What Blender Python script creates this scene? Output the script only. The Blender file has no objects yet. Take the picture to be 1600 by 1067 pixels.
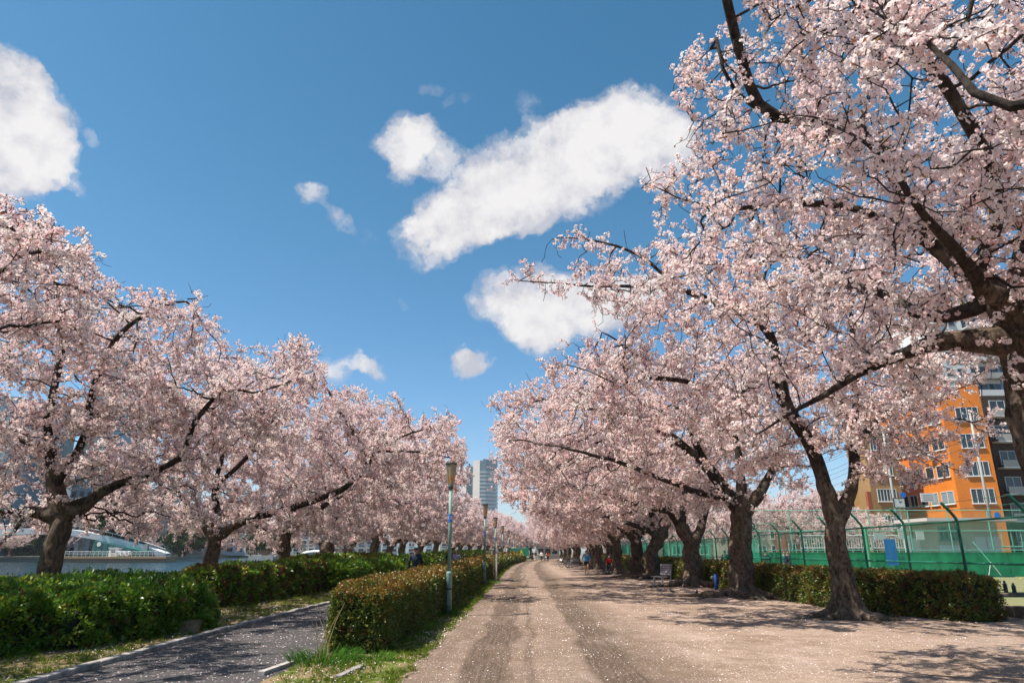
import bpy, bmesh, math, random
import numpy as np
from mathutils import Vector, Matrix, noise as mnoise

random.seed(7); np.random.seed(7)
RNG = np.random.default_rng(11)
C = bpy.context.scene.collection
R = math.radians
SC = bpy.context.scene

# ------------------------------------------------------------------ camera
EYE = 1.6
PITCH, YAW = R(17.1), R(0.87)
FOC = 1067.0
cam_d = bpy.data.cameras.new('camera'); cam = bpy.data.objects.new('camera', cam_d); C.objects.link(cam)
cam.location = (0, 0, EYE); cam.rotation_euler = (math.pi / 2 + PITCH, 0, YAW)
cam_d.sensor_width = 36; cam_d.lens = 24.0; cam_d.clip_start = 0.05; cam_d.clip_end = 6000
cam_d.dof.use_dof = True; cam_d.dof.focus_distance = 19.0; cam_d.dof.aperture_fstop = 3.2
SC.camera = cam
FWD = np.array([-math.sin(YAW) * math.cos(PITCH), math.cos(YAW) * math.cos(PITCH), math.sin(PITCH)])
RGT = np.array([math.cos(YAW), math.sin(YAW), 0.0])
UPV = np.cross(RGT, FWD)
CAMP = np.array([0, 0, EYE])

def ray(px, py):
    d = FWD * FOC + RGT * (px - 800) - UPV * (py - 533.5)
    return d / np.linalg.norm(d)
def at(px, py, Y):                    # point of the photograph at a distance Y down the avenue
    d = ray(px, py); return CAMP + d * (Y / d[1])
def gnd(px, py, z=0.0):               # point of the photograph on the ground
    d = ray(px, py); return CAMP + d * ((z - EYE) / d[2])
def proj(P):
    V = np.asarray(P) - CAMP
    w = V @ FWD
    w = np.where(w < 0.05, 0.05, w)
    return 800 + FOC * (V @ RGT) / w, 533.5 - FOC * (V @ UPV) / w

# ------------------------------------------------------------------ sun and sky
TO_SUN = Vector((-2.05, -0.62, 4.0)).normalized()
sun_el = math.asin(TO_SUN.z); sun_az = math.atan2(TO_SUN.x, TO_SUN.y)
sd = bpy.data.lights.new('sun', 'SUN'); sun = bpy.data.objects.new('sun', sd); C.objects.link(sun)
sd.energy = 5.0; sd.angle = R(0.53); sd.color = (1.0, 0.935, 0.83)
sun.rotation_euler = TO_SUN.to_track_quat('Z', 'Y').to_euler()
sun.location = (-20, -10, 40)

world = bpy.data.worlds.new('World'); SC.world = world; world.use_nodes = True
wt = world.node_tree; wt.nodes.clear()
class NT:
    """small helper for writing node trees"""
    def __init__(s, t): s.t = t
    def n(s, typ, **kw):
        x = s.t.nodes.new(typ)
        for k, v in kw.items(): setattr(x, k, v)
        return x
    def link(s, a, b): s.t.links.new(a, b)
    def put(s, sock, v):
        if isinstance(v, bpy.types.NodeSocket): s.link(v, sock)
        elif v is not None: sock.default_value = v
    def m(s, op, a, b=None, c=None, clamp=False):
        x = s.n('ShaderNodeMath', operation=op, use_clamp=clamp)
        s.put(x.inputs[0], a)
        if b is not None: s.put(x.inputs[1], b)
        if c is not None: s.put(x.inputs[2], c)
        return x.outputs[0]
    def v(s, op, a, b=None):
        x = s.n('ShaderNodeVectorMath', operation=op); s.put(x.inputs[0], a)
        if b is not None:
            if op == 'SCALE': s.put(x.inputs['Scale'], b)
            else: s.put(x.inputs[1], b)
        return x.outputs['Value'] if op in ('DOT_PRODUCT', 'LENGTH', 'DISTANCE') else x.outputs[0]
    def noise(s, vec, scale, detail=4, rough=0.55, dist=0.0, col=False):
        x = s.n('ShaderNodeTexNoise'); s.put(x.inputs['Vector'], vec); x.inputs['Scale'].default_value = scale
        x.inputs['Detail'].default_value = detail; x.inputs['Roughness'].default_value = rough; x.inputs['Distortion'].default_value = dist
        return x.outputs['Color'] if col else x.outputs[0]
    def ramp(s, f, stops, interp='LINEAR'):
        x = s.n('ShaderNodeValToRGB'); s.put(x.inputs[0], f); cr = x.color_ramp; cr.interpolation = interp
        while len(cr.elements) < len(stops): cr.elements.new(0.5)
        for e, (p, c) in zip(cr.elements, stops):
            e.position = p; e.color = (c, c, c, 1) if isinstance(c, (int, float)) else (*c, 1)
        return x.outputs[0]
    def mix(s, f, a, b, mode='MIX'):
        x = s.n('ShaderNodeMix', data_type='RGBA', blend_type=mode)
        s.put(x.inputs[0], f)
        for i, q in ((6, a), (7, b)):
            s.put(x.inputs[i], (*q, 1) if isinstance(q, tuple) and len(q) == 3 else q)
        return x.outputs[2]
    def mapping(s, vec, scale=(1, 1, 1), loc=(0, 0, 0), rot=(0, 0, 0)):
        x = s.n('ShaderNodeMapping'); s.put(x.inputs[0], vec)
        x.inputs['Scale'].default_value = scale; x.inputs['Location'].default_value = loc; x.inputs['Rotation'].default_value = rot
        return x.outputs[0]

W = NT(wt)
SKY_STRENGTH = 0.077
sky = W.n('ShaderNodeTexSky', sky_type='NISHITA', sun_disc=False, sun_elevation=sun_el, sun_rotation=sun_az)
sky.air_density = 1.0; sky.dust_density = 0.6; sky.ozone_density = 1.6; sky.altitude = 10
hs = W.n('ShaderNodeHueSaturation'); W.link(sky.outputs[0], hs.inputs['Color'])
hs.inputs['Saturation'].default_value = 1.22; hs.inputs['Value'].default_value = 1.0; hs.inputs['Hue'].default_value = 0.493
gen = W.n('ShaderNodeTexCoord').outputs['Generated']
sepw = W.n('ShaderNodeSeparateXYZ'); W.link(gen, sepw.inputs[0])
tint = W.mix(1.0, hs.outputs[0], W.ramp(sepw.outputs[2], [(0.0, (0.98, 1.05, 1.30)), (0.12, (0.95, 1.05, 1.2)), (0.45, (0.80, 1.09, 1.07)), (0.8, (0.62, 1.02, 1.0))]), 'MULTIPLY')
warp = W.noise(gen, 7.0, 4, 0.6, col=True)
wv = W.v('SCALE', W.v('SUBTRACT', warp, (0.5, 0.5, 0.5)), 0.075)
warp2 = W.noise(gen, 26.0, 6, 0.66, col=True)
wv2 = W.v('SCALE', W.v('SUBTRACT', warp2, (0.5, 0.5, 0.5)), 0.042)
pw = W.v('ADD', W.v('ADD', gen, wv), wv2)
# cloud lobes: centre in the photograph's directions, radii (radians x 1067), tilt, weight
LOBES = [
 (860, 272, 165, 78, -20, 1.0), (965, 222, 110, 74, -5, 1.0), (735, 330, 120, 56, -22, 1.0), (1025, 225, 62, 60, 20, .85), (680, 350, 52, 28, -5, .6), (800, 330, 110, 40, -12, .6),
 (625, 218, 40, 46, 60, .62), (632, 250, 26, 40, 20, .4), (690, 246, 52, 34, 0, .42), (655, 205, 34, 24, 0, .4),
 (850, 480, 112, 50, 5, .72), (940, 474, 105, 40, -8, .6), (990, 458, 60, 34, 0, .45), (822, 508, 60, 38, 15, .5),
 (10, 190, 76, 78, 0, 1.0), (-40, 130, 75, 66, 0, 1.0), (50, 232, 56, 44, 35, .8), (-70, 240, 110, 80, 0, 1.0), (10, 268, 62, 20, 0, .5), (98, 268, 38, 13, 25, .4),
 (733, 566, 32, 20, 10, .62), (722, 556, 18, 16, 0, .3), (568, 579, 36, 16, 24, .55), (518, 582, 30, 22, -10, .42),
 (532, 336, 30, 15, 22, .32), (487, 306, 24, 12, 0, .30), (668, 135, 24, 10, 0, .16), (820, 170, 22, 28, 0, .15), (135, 228, 20, 14, 40, .25), (580, 365, 26, 16, 20, .12), (628, 470, 12, 16, 0, .16), (712, 155, 26, 10, 0, .12),
]
acc = None
for (px, py, a, b, tl, wgt) in LOBES:
    c = ray(px, py); u = np.cross(c, (0, 0, 1.0)); u /= np.linalg.norm(u); v = np.cross(u, c)
    t = R(-tl); u2 = u * math.cos(t) + v * math.sin(t); v2 = -u * math.sin(t) + v * math.cos(t)
    k = np.dot(c, FWD)
    a, b = a / FOC * k * 1.19, b / FOC * k * 1.17
    du = W.m('MULTIPLY', W.v('DOT_PRODUCT', pw, tuple(u2)), 1 / a)
    u0 = float(np.dot(c, u2)); v0 = float(np.dot(c, v2))
    dv = W.m('MULTIPLY', W.v('DOT_PRODUCT', pw, tuple(v2)), 1 / b)
    q = W.m('ADD', W.m('MULTIPLY', du, du), W.m('MULTIPLY', dv, dv))
    f = W.m('MULTIPLY', W.m('SUBTRACT', 1.0, q, clamp=True), wgt)
    front = W.m('GREATER_THAN', W.v('DOT_PRODUCT', gen, tuple(c)), 0.5)
    f = W.m('MULTIPLY', f, front)
    acc = f if acc is None else W.m('ADD', acc, f)
# plain scattered clouds for the rest of the sky, behind and beside the camera
rest = W.noise(W.mapping(gen, (1, 1, 2.2)), 2.1, 6, 0.6)
beh = W.m('MULTIPLY', W.m('SUBTRACT', 0.1, W.v('DOT_PRODUCT', gen, (0, 1, 0)), clamp=True), 3.0, clamp=True)
restm = W.m('MULTIPLY', W.m('MULTIPLY', W.m('SUBTRACT', rest, 0.56, clamp=True), 4.0), beh)
acc = W.m('ADD', acc, restm)
fine = W.noise(gen, 50, 8, 0.72)
bill = W.noise(gen, 15, 6, 0.62)
accs = W.m('MINIMUM', acc, 0.75)
dens = W.m('ADD', acc, W.m('ADD', W.m('MULTIPLY', W.m('SUBTRACT', fine, 0.5), W.m('MULTIPLY', accs, 2.5)), W.m('MULTIPLY', W.m('SUBTRACT', bill, 0.5), W.m('MULTIPLY', accs, 2.4))))
cover = W.ramp(dens, [(0.05, 0.0), (0.20, 0.26), (0.36, 0.74), (0.70, 1.0)], 'EASE')
offz = W.n('ShaderNodeVectorMath', operation='ADD'); W.link(gen, offz.inputs[0]); offz.inputs[1].default_value = (-.012, 0, .02)
relf = W.m('SUBTRACT', W.noise(gen, 13, 6, 0.6), W.noise(offz.outputs[0], 13, 6, 0.6))
body = W.m('ADD', W.m('MULTIPLY', W.noise(gen, 8, 5, 0.6), 0.75), W.m('ADD', W.m('MULTIPLY', relf, 2.0), 0.12))
cshade = W.ramp(W.m('ADD', W.m('MULTIPLY', body, 0.8), W.m('MULTIPLY', W.m('MINIMUM', acc, 1.0), 0.35)), [(0.42, (0.62, 0.64, 0.73)), (0.62, (0.84, 0.83, 0.87)), (0.85, (1.0, 0.98, 0.98))])
cl = W.v('SCALE', cshade, 0.53 / SKY_STRENGTH)
wcol = W.mix(cover, tint, cl)
bg = W.n('ShaderNodeBackground'); W.link(wcol, bg.inputs['Color']); bg.inputs['Strength'].default_value = SKY_STRENGTH
wo = W.n('ShaderNodeOutputWorld'); W.link(bg.outputs[0], wo.inputs['Surface'])
world.cycles.sampling_method = 'MANUAL'; world.cycles.sample_map_resolution = 512

vs = SC.view_settings
vs.view_transform = 'Standard'; vs.look = 'None'; vs.exposure = 0.77; vs.gamma = 1.0; vs.use_curve_mapping = False
SC.cycles.max_bounces = 8; SC.cycles.diffuse_bounces = 5; SC.cycles.transmission_bounces = 4; SC.cycles.transparent_max_bounces = 6
SC.cycles.glossy_bounces = 2; SC.cycles.use_denoising = True; SC.cycles.caustics_reflective = False; SC.cycles.caustics_refractive = False
SC.cycles.sample_clamp_indirect = 6

# ------------------------------------------------------------------ tags and object helpers
def tag(o, label=None, cat=None, group=None, kind=None):
    if label: o['label'] = label
    if cat: o['category'] = cat
    if group: o['group'] = group
    if kind: o['kind'] = kind
    return o
def empty(name, loc=(0, 0, 0), rz=0.0):
    o = bpy.data.objects.new(name, None); C.objects.link(o); o.location = loc; o.rotation_euler = (0, 0, rz)
    o.empty_display_size = 0.2
    return o
def link(name, me, parent=None, mats=None):
    o = bpy.data.objects.new(name, me); C.objects.link(o)
    if parent is not None: o.parent = parent
    if mats:
        for m in (mats if isinstance(mats, (list, tuple)) else [mats]): me.materials.append(m)
    return o
def copy_tree(o, parent=None):
    c = o.copy(); C.objects.link(c); c.parent = parent
    for ch in o.children: copy_tree(ch, c)
    return c
class MB:
    """collects boxes, tubes and sheets; build() links them as one mesh object (local coordinates)"""
    def __init__(s): s.v = []; s.f = []; s.mi = []
    def add(s, vs_, fs, mi=0):
        b = len(s.v); s.v.extend([tuple(map(float, p)) for p in vs_]); s.f.extend([tuple(b + i for i in f) for f in fs]); s.mi.extend([mi] * len(fs)); return s
    def box(s, x0, y0, z0, x1, y1, z1, mi=0, rz=0, c=None):
        vs_ = [(x, y, z) for z in (z0, z1) for (x, y) in ((x0, y0), (x1, y0), (x1, y1), (x0, y1))]
        if rz:
            cx, cy = c if c else ((x0 + x1) / 2, (y0 + y1) / 2); k, q = math.cos(rz), math.sin(rz)
            vs_ = [(cx + (x - cx) * k - (y - cy) * q, cy + (x - cx) * q + (y - cy) * k, z) for x, y, z in vs_]
        return s.add(vs_, [(3, 2, 1, 0), (4, 5, 6, 7), (0, 1, 5, 4), (1, 2, 6, 5), (2, 3, 7, 6), (3, 0, 4, 7)], mi)
    def tube(s, pts, rad, n=8, mi=0, caps=True):
        P = [Vector(p) for p in pts]; rr = rad if isinstance(rad, (list, tuple)) else [rad] * len(P)
        b = len(s.v); prev = None
        for i, p in enumerate(P):
            t = (P[min(i + 1, len(P) - 1)] - P[max(i - 1, 0)]).normalized()
            if prev is None:
                a = Vector((1, 0, 0)) if abs(t.x) < 0.8 else Vector((0, 1, 0))
                u = t.cross(a).normalized()
            else: u = (prev - t * prev.dot(t)).normalized()
            prev = u; w = t.cross(u)
            for k in range(n):
                an = 2 * math.pi * k / n; q = p + (u * math.cos(an) + w * math.sin(an)) * rr[i]
                s.v.append(tuple(q))
        for i in range(len(P) - 1):
            for k in range(n):
                k2 = (k + 1) % n
                s.f.append((b + i * n + k, b + i * n + k2, b + (i + 1) * n + k2, b + (i + 1) * n + k)); s.mi.append(mi)
        if caps:
            s.f.append(tuple(b + k for k in reversed(range(n)))); s.mi.append(mi)
            s.f.append(tuple(b + (len(P) - 1) * n + k for k in range(n))); s.mi.append(mi)
        return s
    def mesh(s, name, smooth=False):
        me = bpy.data.meshes.new(name); me.from_pydata(s.v, [], s.f)
        if any(s.mi): me.polygons.foreach_set('material_index', s.mi)
        if smooth: me.polygons.foreach_set('use_smooth', [True] * len(me.polygons))
        me.update(); return me
    def build(s, name, mats, parent=None, smooth=False, bevel=0):
        o = link(name, s.mesh(name, smooth), parent, mats)
        if bevel:
            bv = o.modifiers.new('bevel', 'BEVEL'); bv.width = bevel; bv.segments = 2; bv.limit_method = 'ANGLE'
        return o

def bend(y):
    return 0.0 if y < 60 else (y - 60) ** 2 * 0.00045

# ------------------------------------------------------------------ materials
def new_mat(name):
    m = bpy.data.materials.new(name); m.use_nodes = True; t = m.node_tree; t.nodes.clear()
    N = NT(t); out = N.n('ShaderNodeOutputMaterial'); return m, N, out
def pbr(name, col, rough=0.7, metal=0.0, var=0.0, vscale=3.0, bump=0.0, bscale=40.0, spec=0.4, col2=None, coords='Object', rnd=0.0):
    """principled surface with noise-varied colour and a little relief"""
    m, N, out = new_mat(name)
    b = N.n('ShaderNodeBsdfPrincipled'); N.link(b.outputs[0], out.inputs[0])
    b.inputs['Roughness'].default_value = rough; b.inputs['Metallic'].default_value = metal
    b.inputs['Specular IOR Level'].default_value = spec
    tc = N.n('ShaderNodeTexCoord').outputs[coords]
    c = None
    if var or col2:
        nz = N.noise(tc, vscale, 5, 0.6)
        a = tuple(x * (1 - var) for x in col); d = tuple(min(1, x * (1 + var)) for x in col) if not col2 else col2
        c = N.mix(N.ramp(nz, [(0.35, 0.0), (0.65, 1.0)]), a, d)
    if rnd:
        oi = N.n('ShaderNodeObjectInfo').outputs['Random']
        c = N.mix(1.0, c if c is not None else (*col, 1), N.ramp(oi, [(0, 1 - rnd), (1, 1 + rnd * 0.6)]), 'MULTIPLY')
    if c is not None: N.link(c, b.inputs['Base Color'])
    else: b.inputs['Base Color'].default_value = (*col, 1)
    if bump:
        bp = N.n('ShaderNodeBump'); bp.inputs['Strength'].default_value = bump; bp.inputs['Distance'].default_value = 0.02
        N.link(N.noise(tc, bscale, 5, 0.65), bp.inputs['Height']); N.link(bp.outputs[0], b.inputs['Normal'])
    return m
def leafy(name, c1, c2, trans=0.35, rough=0.5, gloss=0.0, c3=None):
    """thin leaf or petal: diffuse and translucent, colour varied from instance to instance"""
    m, N, out = new_mat(name)
    rn = N.n('ShaderNodeObjectInfo').outputs['Random']
    tc = N.n('ShaderNodeTexCoord').outputs['Object']
    nz = N.noise(tc, 9.0, 2, 0.5)
    f = N.m('ADD', N.m('MULTIPLY', rn, 0.7), N.m('MULTIPLY', nz, 0.4), clamp=True)
    stops = [(0.1, c1), (0.9, c2)] if c3 is None else [(0.1, c1), (0.6, c2), (0.95, c3)]
    col = N.ramp(f, stops)
    d = N.n('ShaderNodeBsdfDiffuse'); N.link(col, d.inputs[0])
    t = N.n('ShaderNodeBsdfTranslucent'); N.link(col, t.inputs[0])
    mx = N.n('ShaderNodeMixShader'); mx.inputs[0].default_value = trans
    N.link(d.outputs[0], mx.inputs[1]); N.link(t.outputs[0], mx.inputs[2])
    last = mx
    if gloss:
        g = N.n('ShaderNodeBsdfGlossy'); g.inputs['Roughness'].default_value = rough; g.inputs['Color'].default_value = (1, 1, 1, 1)
        m2 = N.n('ShaderNodeMixShader'); m2.inputs[0].default_value = gloss
        N.link(mx.outputs[0], m2.inputs[1]); N.link(g.outputs[0], m2.inputs[2]); last = m2
    N.link(last.outputs[0], out.inputs[0])
    return m

M = {}
M['petal'] = leafy('petal', (0.93, 0.72, 0.715), (0.96, 0.84, 0.82), 0.38, c3=(0.98, 0.92, 0.90))
M['petal_mid'] = leafy('petal_mid', (0.93, 0.705, 0.70), (0.96, 0.82, 0.795), 0.38, c3=(0.98, 0.91, 0.88))
M['heart'] = pbr('flower_heart', (0.50, 0.13, 0.17), 0.7)
M['calyx'] = leafy('calyx', (0.30, 0.07, 0.05), (0.42, 0.15, 0.06), 0.3)
M['young_leaf'] = leafy('young_leaf', (0.20, 0.22, 0.03), (0.34, 0.20, 0.05), 0.4)
M['twig'] = pbr('twig', (0.035, 0.024, 0.021), 0.8)
def bark_mat(name, c_dark, c_light, moss=0.25):
    m, N, out = new_mat(name)
    b = N.n('ShaderNodeBsdfPrincipled'); N.link(b.outputs[0], out.inputs[0]); b.inputs['Roughness'].default_value = 0.85
    b.inputs['Specular IOR Level'].default_value = 0.2
    tc = N.n('ShaderNodeTexCoord').outputs['Object']
    st = N.mapping(tc, (1, 1, 0.45))
    n1 = N.noise(st, 9, 8, 0.7, 1.2); n2 = N.noise(tc, 2.2, 4, 0.6); n3 = N.noise(N.mapping(tc, (1, 1, 5)), 14, 4, 0.7)
    c = N.mix(N.ramp(n1, [(0.38, 0.0), (0.66, 1.0)]), c_dark, c_light)
    c = N.mix(N.m('MULTIPLY', N.ramp(n2, [(0.55, 0.0), (0.72, 1.0)]), 0.40), c, (0.25, 0.215, 0.18))
    c = N.mix(N.m('MULTIPLY', N.ramp(N.noise(tc, 3.7, 6, 0.7), [(0.56, 0.0), (0.7, 1.0)]), moss), c, (0.13, 0.14, 0.04))
    N.link(c, b.inputs['Base Color'])
    bp = N.n('ShaderNodeBump'); bp.inputs['Strength'].default_value = 0.9; bp.inputs['Distance'].default_value = 0.03
    N.link(N.m('ADD', n1, N.m('MULTIPLY', n3, 0.5)), bp.inputs['Height']); N.link(bp.outputs[0], b.inputs['Normal'])
    return m
M['bark'] = bark_mat('bark', (0.022, 0.016, 0.012), (0.19, 0.135, 0.098))
M['bark_branch'] = bark_mat('bark_branch', (0.012, 0.009, 0.008), (0.075, 0.055, 0.044), 0.15)

# ------------------------------------------------------------------ scattering by geometry nodes
def scatter(name, pts, rots, scs, idx, variants, parent, group_cache={}):
    """one point mesh whose points carry shared small meshes (petals, leaves, blades)"""
    me = bpy.data.meshes.new(name); n = len(pts)
    me.vertices.add(n); me.vertices.foreach_set('co', np.asarray(pts, dtype=np.float32).ravel())
    a = me.attributes.new('rot', 'FLOAT_VECTOR', 'POINT'); a.data.foreach_set('vector', np.asarray(rots, dtype=np.float32).ravel())
    a = me.attributes.new('sc', 'FLOAT', 'POINT'); a.data.foreach_set('value', np.asarray(scs, dtype=np.float32))
    a = me.attributes.new('vi', 'INT', 'POINT'); a.data.foreach_set('value', np.asarray(idx, dtype=np.int32))
    me.update()
    o = link(name, me, parent)
    key = tuple(v.name for v in variants)
    if key not in group_cache:
        g = bpy.data.node_groups.new('scatter', 'GeometryNodeTree')
        g.interface.new_socket('Geometry', in_out='INPUT', socket_type='NodeSocketGeometry')
        g.interface.new_socket('Geometry', in_out='OUTPUT', socket_type='NodeSocketGeometry')
        gi = g.nodes.new('NodeGroupInput'); go = g.nodes.new('NodeGroupOutput')
        ip = g.nodes.new('GeometryNodeInstanceOnPoints'); g.links.new(gi.outputs[0], ip.inputs['Points'])
        mg = g.nodes.new('GeometryNodeGeometryToInstance')
        for v in reversed(variants):
            oi = g.nodes.new('GeometryNodeObjectInfo'); oi.inputs['Object'].default_value = v
            g.links.new(oi.outputs['Geometry'], mg.inputs[0])
        g.links.new(mg.outputs[0], ip.inputs['Instance']); ip.inputs['Pick Instance'].default_value = True
        for nm, typ, sock in (('rot', 'FLOAT_VECTOR', 'Rotation'), ('sc', 'FLOAT', 'Scale'), ('vi', 'INT', 'Instance Index')):
            na = g.nodes.new('GeometryNodeInputNamedAttribute'); na.data_type = typ; na.inputs[0].default_value = nm
            g.links.new(na.outputs[0], ip.inputs[sock])
        g.links.new(ip.outputs[0], go.inputs[0]); group_cache[key] = g
    md = o.modifiers.new('scatter', 'NODES'); md.node_group = group_cache[key]
    return o
def proto(name, mb, mats):
    o = bpy.data.objects.new(name, mb.mesh(name))
    for m in mats: o.data.materials.append(m)
    return o

# blossom sprays: a twig along local X with round blossom clusters
def flower(mb, p, nrm, r, rnd, lod):
    n = Vector(nrm).normalized(); a = Vector((0, 0, 1)) if abs(n.z) < 0.9 else Vector((1, 0, 0))
    u = n.cross(a).normalized(); w = n.cross(u); p = Vector(p); th = rnd.uniform(0, 6.28)
    if lod == 0:
        for k in range(5):
            an = th + k * 1.2566; d = u * math.cos(an) + w * math.sin(an); e = u * -math.sin(an) + w * math.cos(an)
            lift = rnd.uniform(0.15, 0.5) * r
            mb.add([p, p + d * r * 0.62 + e * r * 0.42 + n * lift * 0.6, p + d * r * 1.0 + n * lift, p + d * r * 0.62 - e * r * 0.42 + n * lift * 0.6], [(0, 1, 2, 3)], 0)
        q = p + n * r * 0.10
        mb.add([q + u * r * .24, q + (w * .2 - u * .12) * r, q + (-w * .2 - u * .12) * r], [(0, 1, 2)], 1)
    elif lod == 1:
        ring = []
        for k in range(5):
            an = th + k * 1.2566; ring.append(p + (u * math.cos(an) + w * math.sin(an)) * r + n * rnd.uniform(0.1, 0.5) * r)
        mb.add([p] + ring, [(0, 1, 2), (0, 2, 3), (0, 3, 4), (0, 4, 5), (0, 5, 1)], 0)
    else:
        d = (u * math.cos(th) + w * math.sin(th)) * r * 1.15; e = (u * -math.sin(th) + w * math.cos(th)) * r * 1.0
        mb.add([p + d, p + e + n * r * .3, p - d, p - e + n * r * .3], [(0, 1, 2, 3)], 0)
def ball(mb, c, rr, rnd, lod, nf, fr):
    c = Vector(c)
    for i in range(nf):
        z = rnd.uniform(-1, 1); an = rnd.uniform(0, 6.283); s = math.sqrt(1 - z * z); d = Vector((s * math.cos(an), s * math.sin(an), z))
        nn = d + Vector((rnd.uniform(-.5, .5), rnd.uniform(-.5, .5), rnd.uniform(-.5, .5)))
        flower(mb, c + d * rr * rnd.uniform(0.6, 1.05), nn, fr * rnd.uniform(0.8, 1.15), rnd, lod)
def small_leaf(mb, p, d, ln, wd, mi, rnd):
    d = Vector(d).normalized(); a = Vector((rnd.uniform(-1, 1), rnd.uniform(-1, 1), rnd.uniform(-1, 1))); e = d.cross(a).normalized(); p = Vector(p)
    mb.add([p, p + d * ln * .5 + e * wd, p + d * ln, p + d * ln * .5 - e * wd], [(0, 1, 2, 3)], mi)
def spray(seed, lod, nb, dens=1.0, leaves=2):
    rnd = random.Random(seed); mb = MB(); L = 0.36
    pts = [Vector((0, 0, 0))]
    for k in range(1, 5): pts.append(Vector((L * k / 4, rnd.uniform(-.03, .03) * k, rnd.uniform(-.03, .03) * k)))
    mb.tube(pts, [0.008, 0.007, 0.006, 0.0045, 0.003], 3, 3, caps=False)
    for b in range(nb):
        f = (b + rnd.uniform(0.1, 0.9)) / nb; k = min(3, int(f * 4)); q = pts[k].lerp(pts[k + 1], f * 4 - k)
        side = Vector((rnd.uniform(-.3, .5), rnd.uniform(-1, 1), rnd.uniform(-1, 1))).normalized()
        c = q + side * rnd.uniform(0.02, 0.085)
        mb.tube([q, c], [0.0035, 0.003], 3, 3, caps=False)
        if lod == 0: ball(mb, c, 0.036 * rnd.uniform(.8, 1.2), rnd, 0, int(9 * dens), 0.0205)
        elif lod == 1: ball(mb, c, 0.038 * rnd.uniform(.8, 1.2), rnd, 1, int(8 * dens), 0.0215)
        else: ball(mb, c, 0.044 * rnd.uniform(.8, 1.2), rnd, 2, int(7 * dens), 0.026)
        for j in range(rnd.choice((0, 0, 1))):
            small_leaf(mb, c, side + Vector((rnd.uniform(-.6, .6), rnd.uniform(-.6, .6), rnd.uniform(-.6, .6))), 0.05 + .015 * lod, 0.010 + .004 * lod, 2, rnd)
    for j in range(leaves):
        small_leaf(mb, pts[rnd.randint(1, 4)], (rnd.uniform(.2, 1), rnd.uniform(-1, 1), rnd.uniform(-.4, 1)), 0.06, 0.012, 4, rnd)
    return mb
SPR = {}
for lod in (0, 1, 2):
    mats = [M['petal'] if lod == 0 else M['petal_mid'], M['heart'], M['calyx'], M['twig'], M['young_leaf']]
    L_ = []
    for k in range(6):
        nb = (8, 7, 9, 6, 4, 1)[k]
        L_.append(proto('blossom_spray_%s%s' % ('abc'[lod], 'abcdef'[k]), spray(100 * lod + k, lod, nb, 1.0, (1, 0, 2, 1, 3, 1)[k] if lod < 2 else 1), mats))
    SPR[lod] = L_

# ------------------------------------------------------------------ cherry trees
LEFT_X = [-400, 0, 80, 86, 150, 210, 262, 300, 332, 345, 372, 400, 430, 482, 505, 545, 600, 650, 700, 724, 728, 735, 745, 757]
LEFT_Y = [320, 322, 320, 366, 402, 436, 470, 458, 452, 524, 545, 552, 540, 530, 572, 606, 628, 640, 646, 655, 705, 760, 790, 815]
RIGHT_Y = [-400, -100, -50, 0, 60, 130, 175, 205, 250, 300, 330, 370, 400, 450, 470, 500, 522, 545, 570, 600, 650, 700, 760, 800, 815]
RIGHT_X = [760, 780, 1080, 1142, 1085, 1050, 1040, 1100, 1020, 1010, 940, 850, 820, 806, 900, 970, 940, 870, 800, 778, 762, 768, 776, 792, 800]
def sky_open(P):
    """True where the photograph shows open sky: crowns are pruned back from there"""
    px, py = proj(P)
    s_ = np.asarray(P)
    wob = 26 * np.sin(s_[..., 0] * 2.3 + s_[..., 2] * 1.7) * np.sin(s_[..., 1] * 1.9 + s_[..., 2] * 2.6) + 12 * np.sin(s_[..., 0] * 6.1 - s_[..., 1] * 5.3 + s_[..., 2] * 4.7)
    px = px - np.where(px > 757, -wob, 0); py = py + np.where(px < 757, wob, wob * .3)
    lb = np.interp(px, LEFT_X, LEFT_Y, left=320, right=9999)
    rb = np.interp(py, RIGHT_Y, RIGHT_X)
    ok = ((px < 757) & (py > lb)) | ((px > rb) & (py < 812)) | (py >= 812)
    return ~ok
def spl(pts, step):
    """catmull-rom resample of a polyline"""
    P = [np.array(p, float) for p in pts]; P = [2 * P[0] - P[1]] + P + [2 * P[-1] - P[-2]]; out = []
    for i in range(1, len(P) - 2):
        n = max(1, int(np.linalg.norm(P[i + 1] - P[i]) / step))
        for k in range(n):
            t = k / n
            out.append(0.5 * ((2 * P[i]) + (-P[i - 1] + P[i + 1]) * t + (2 * P[i - 1] - 5 * P[i] + 4 * P[i + 1] - P[i + 2]) * t * t + (-P[i - 1] + 3 * P[i] - 3 * P[i + 1] + P[i + 2]) * t ** 3))
    out.append(P[-2]); return np.array(out)
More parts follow.
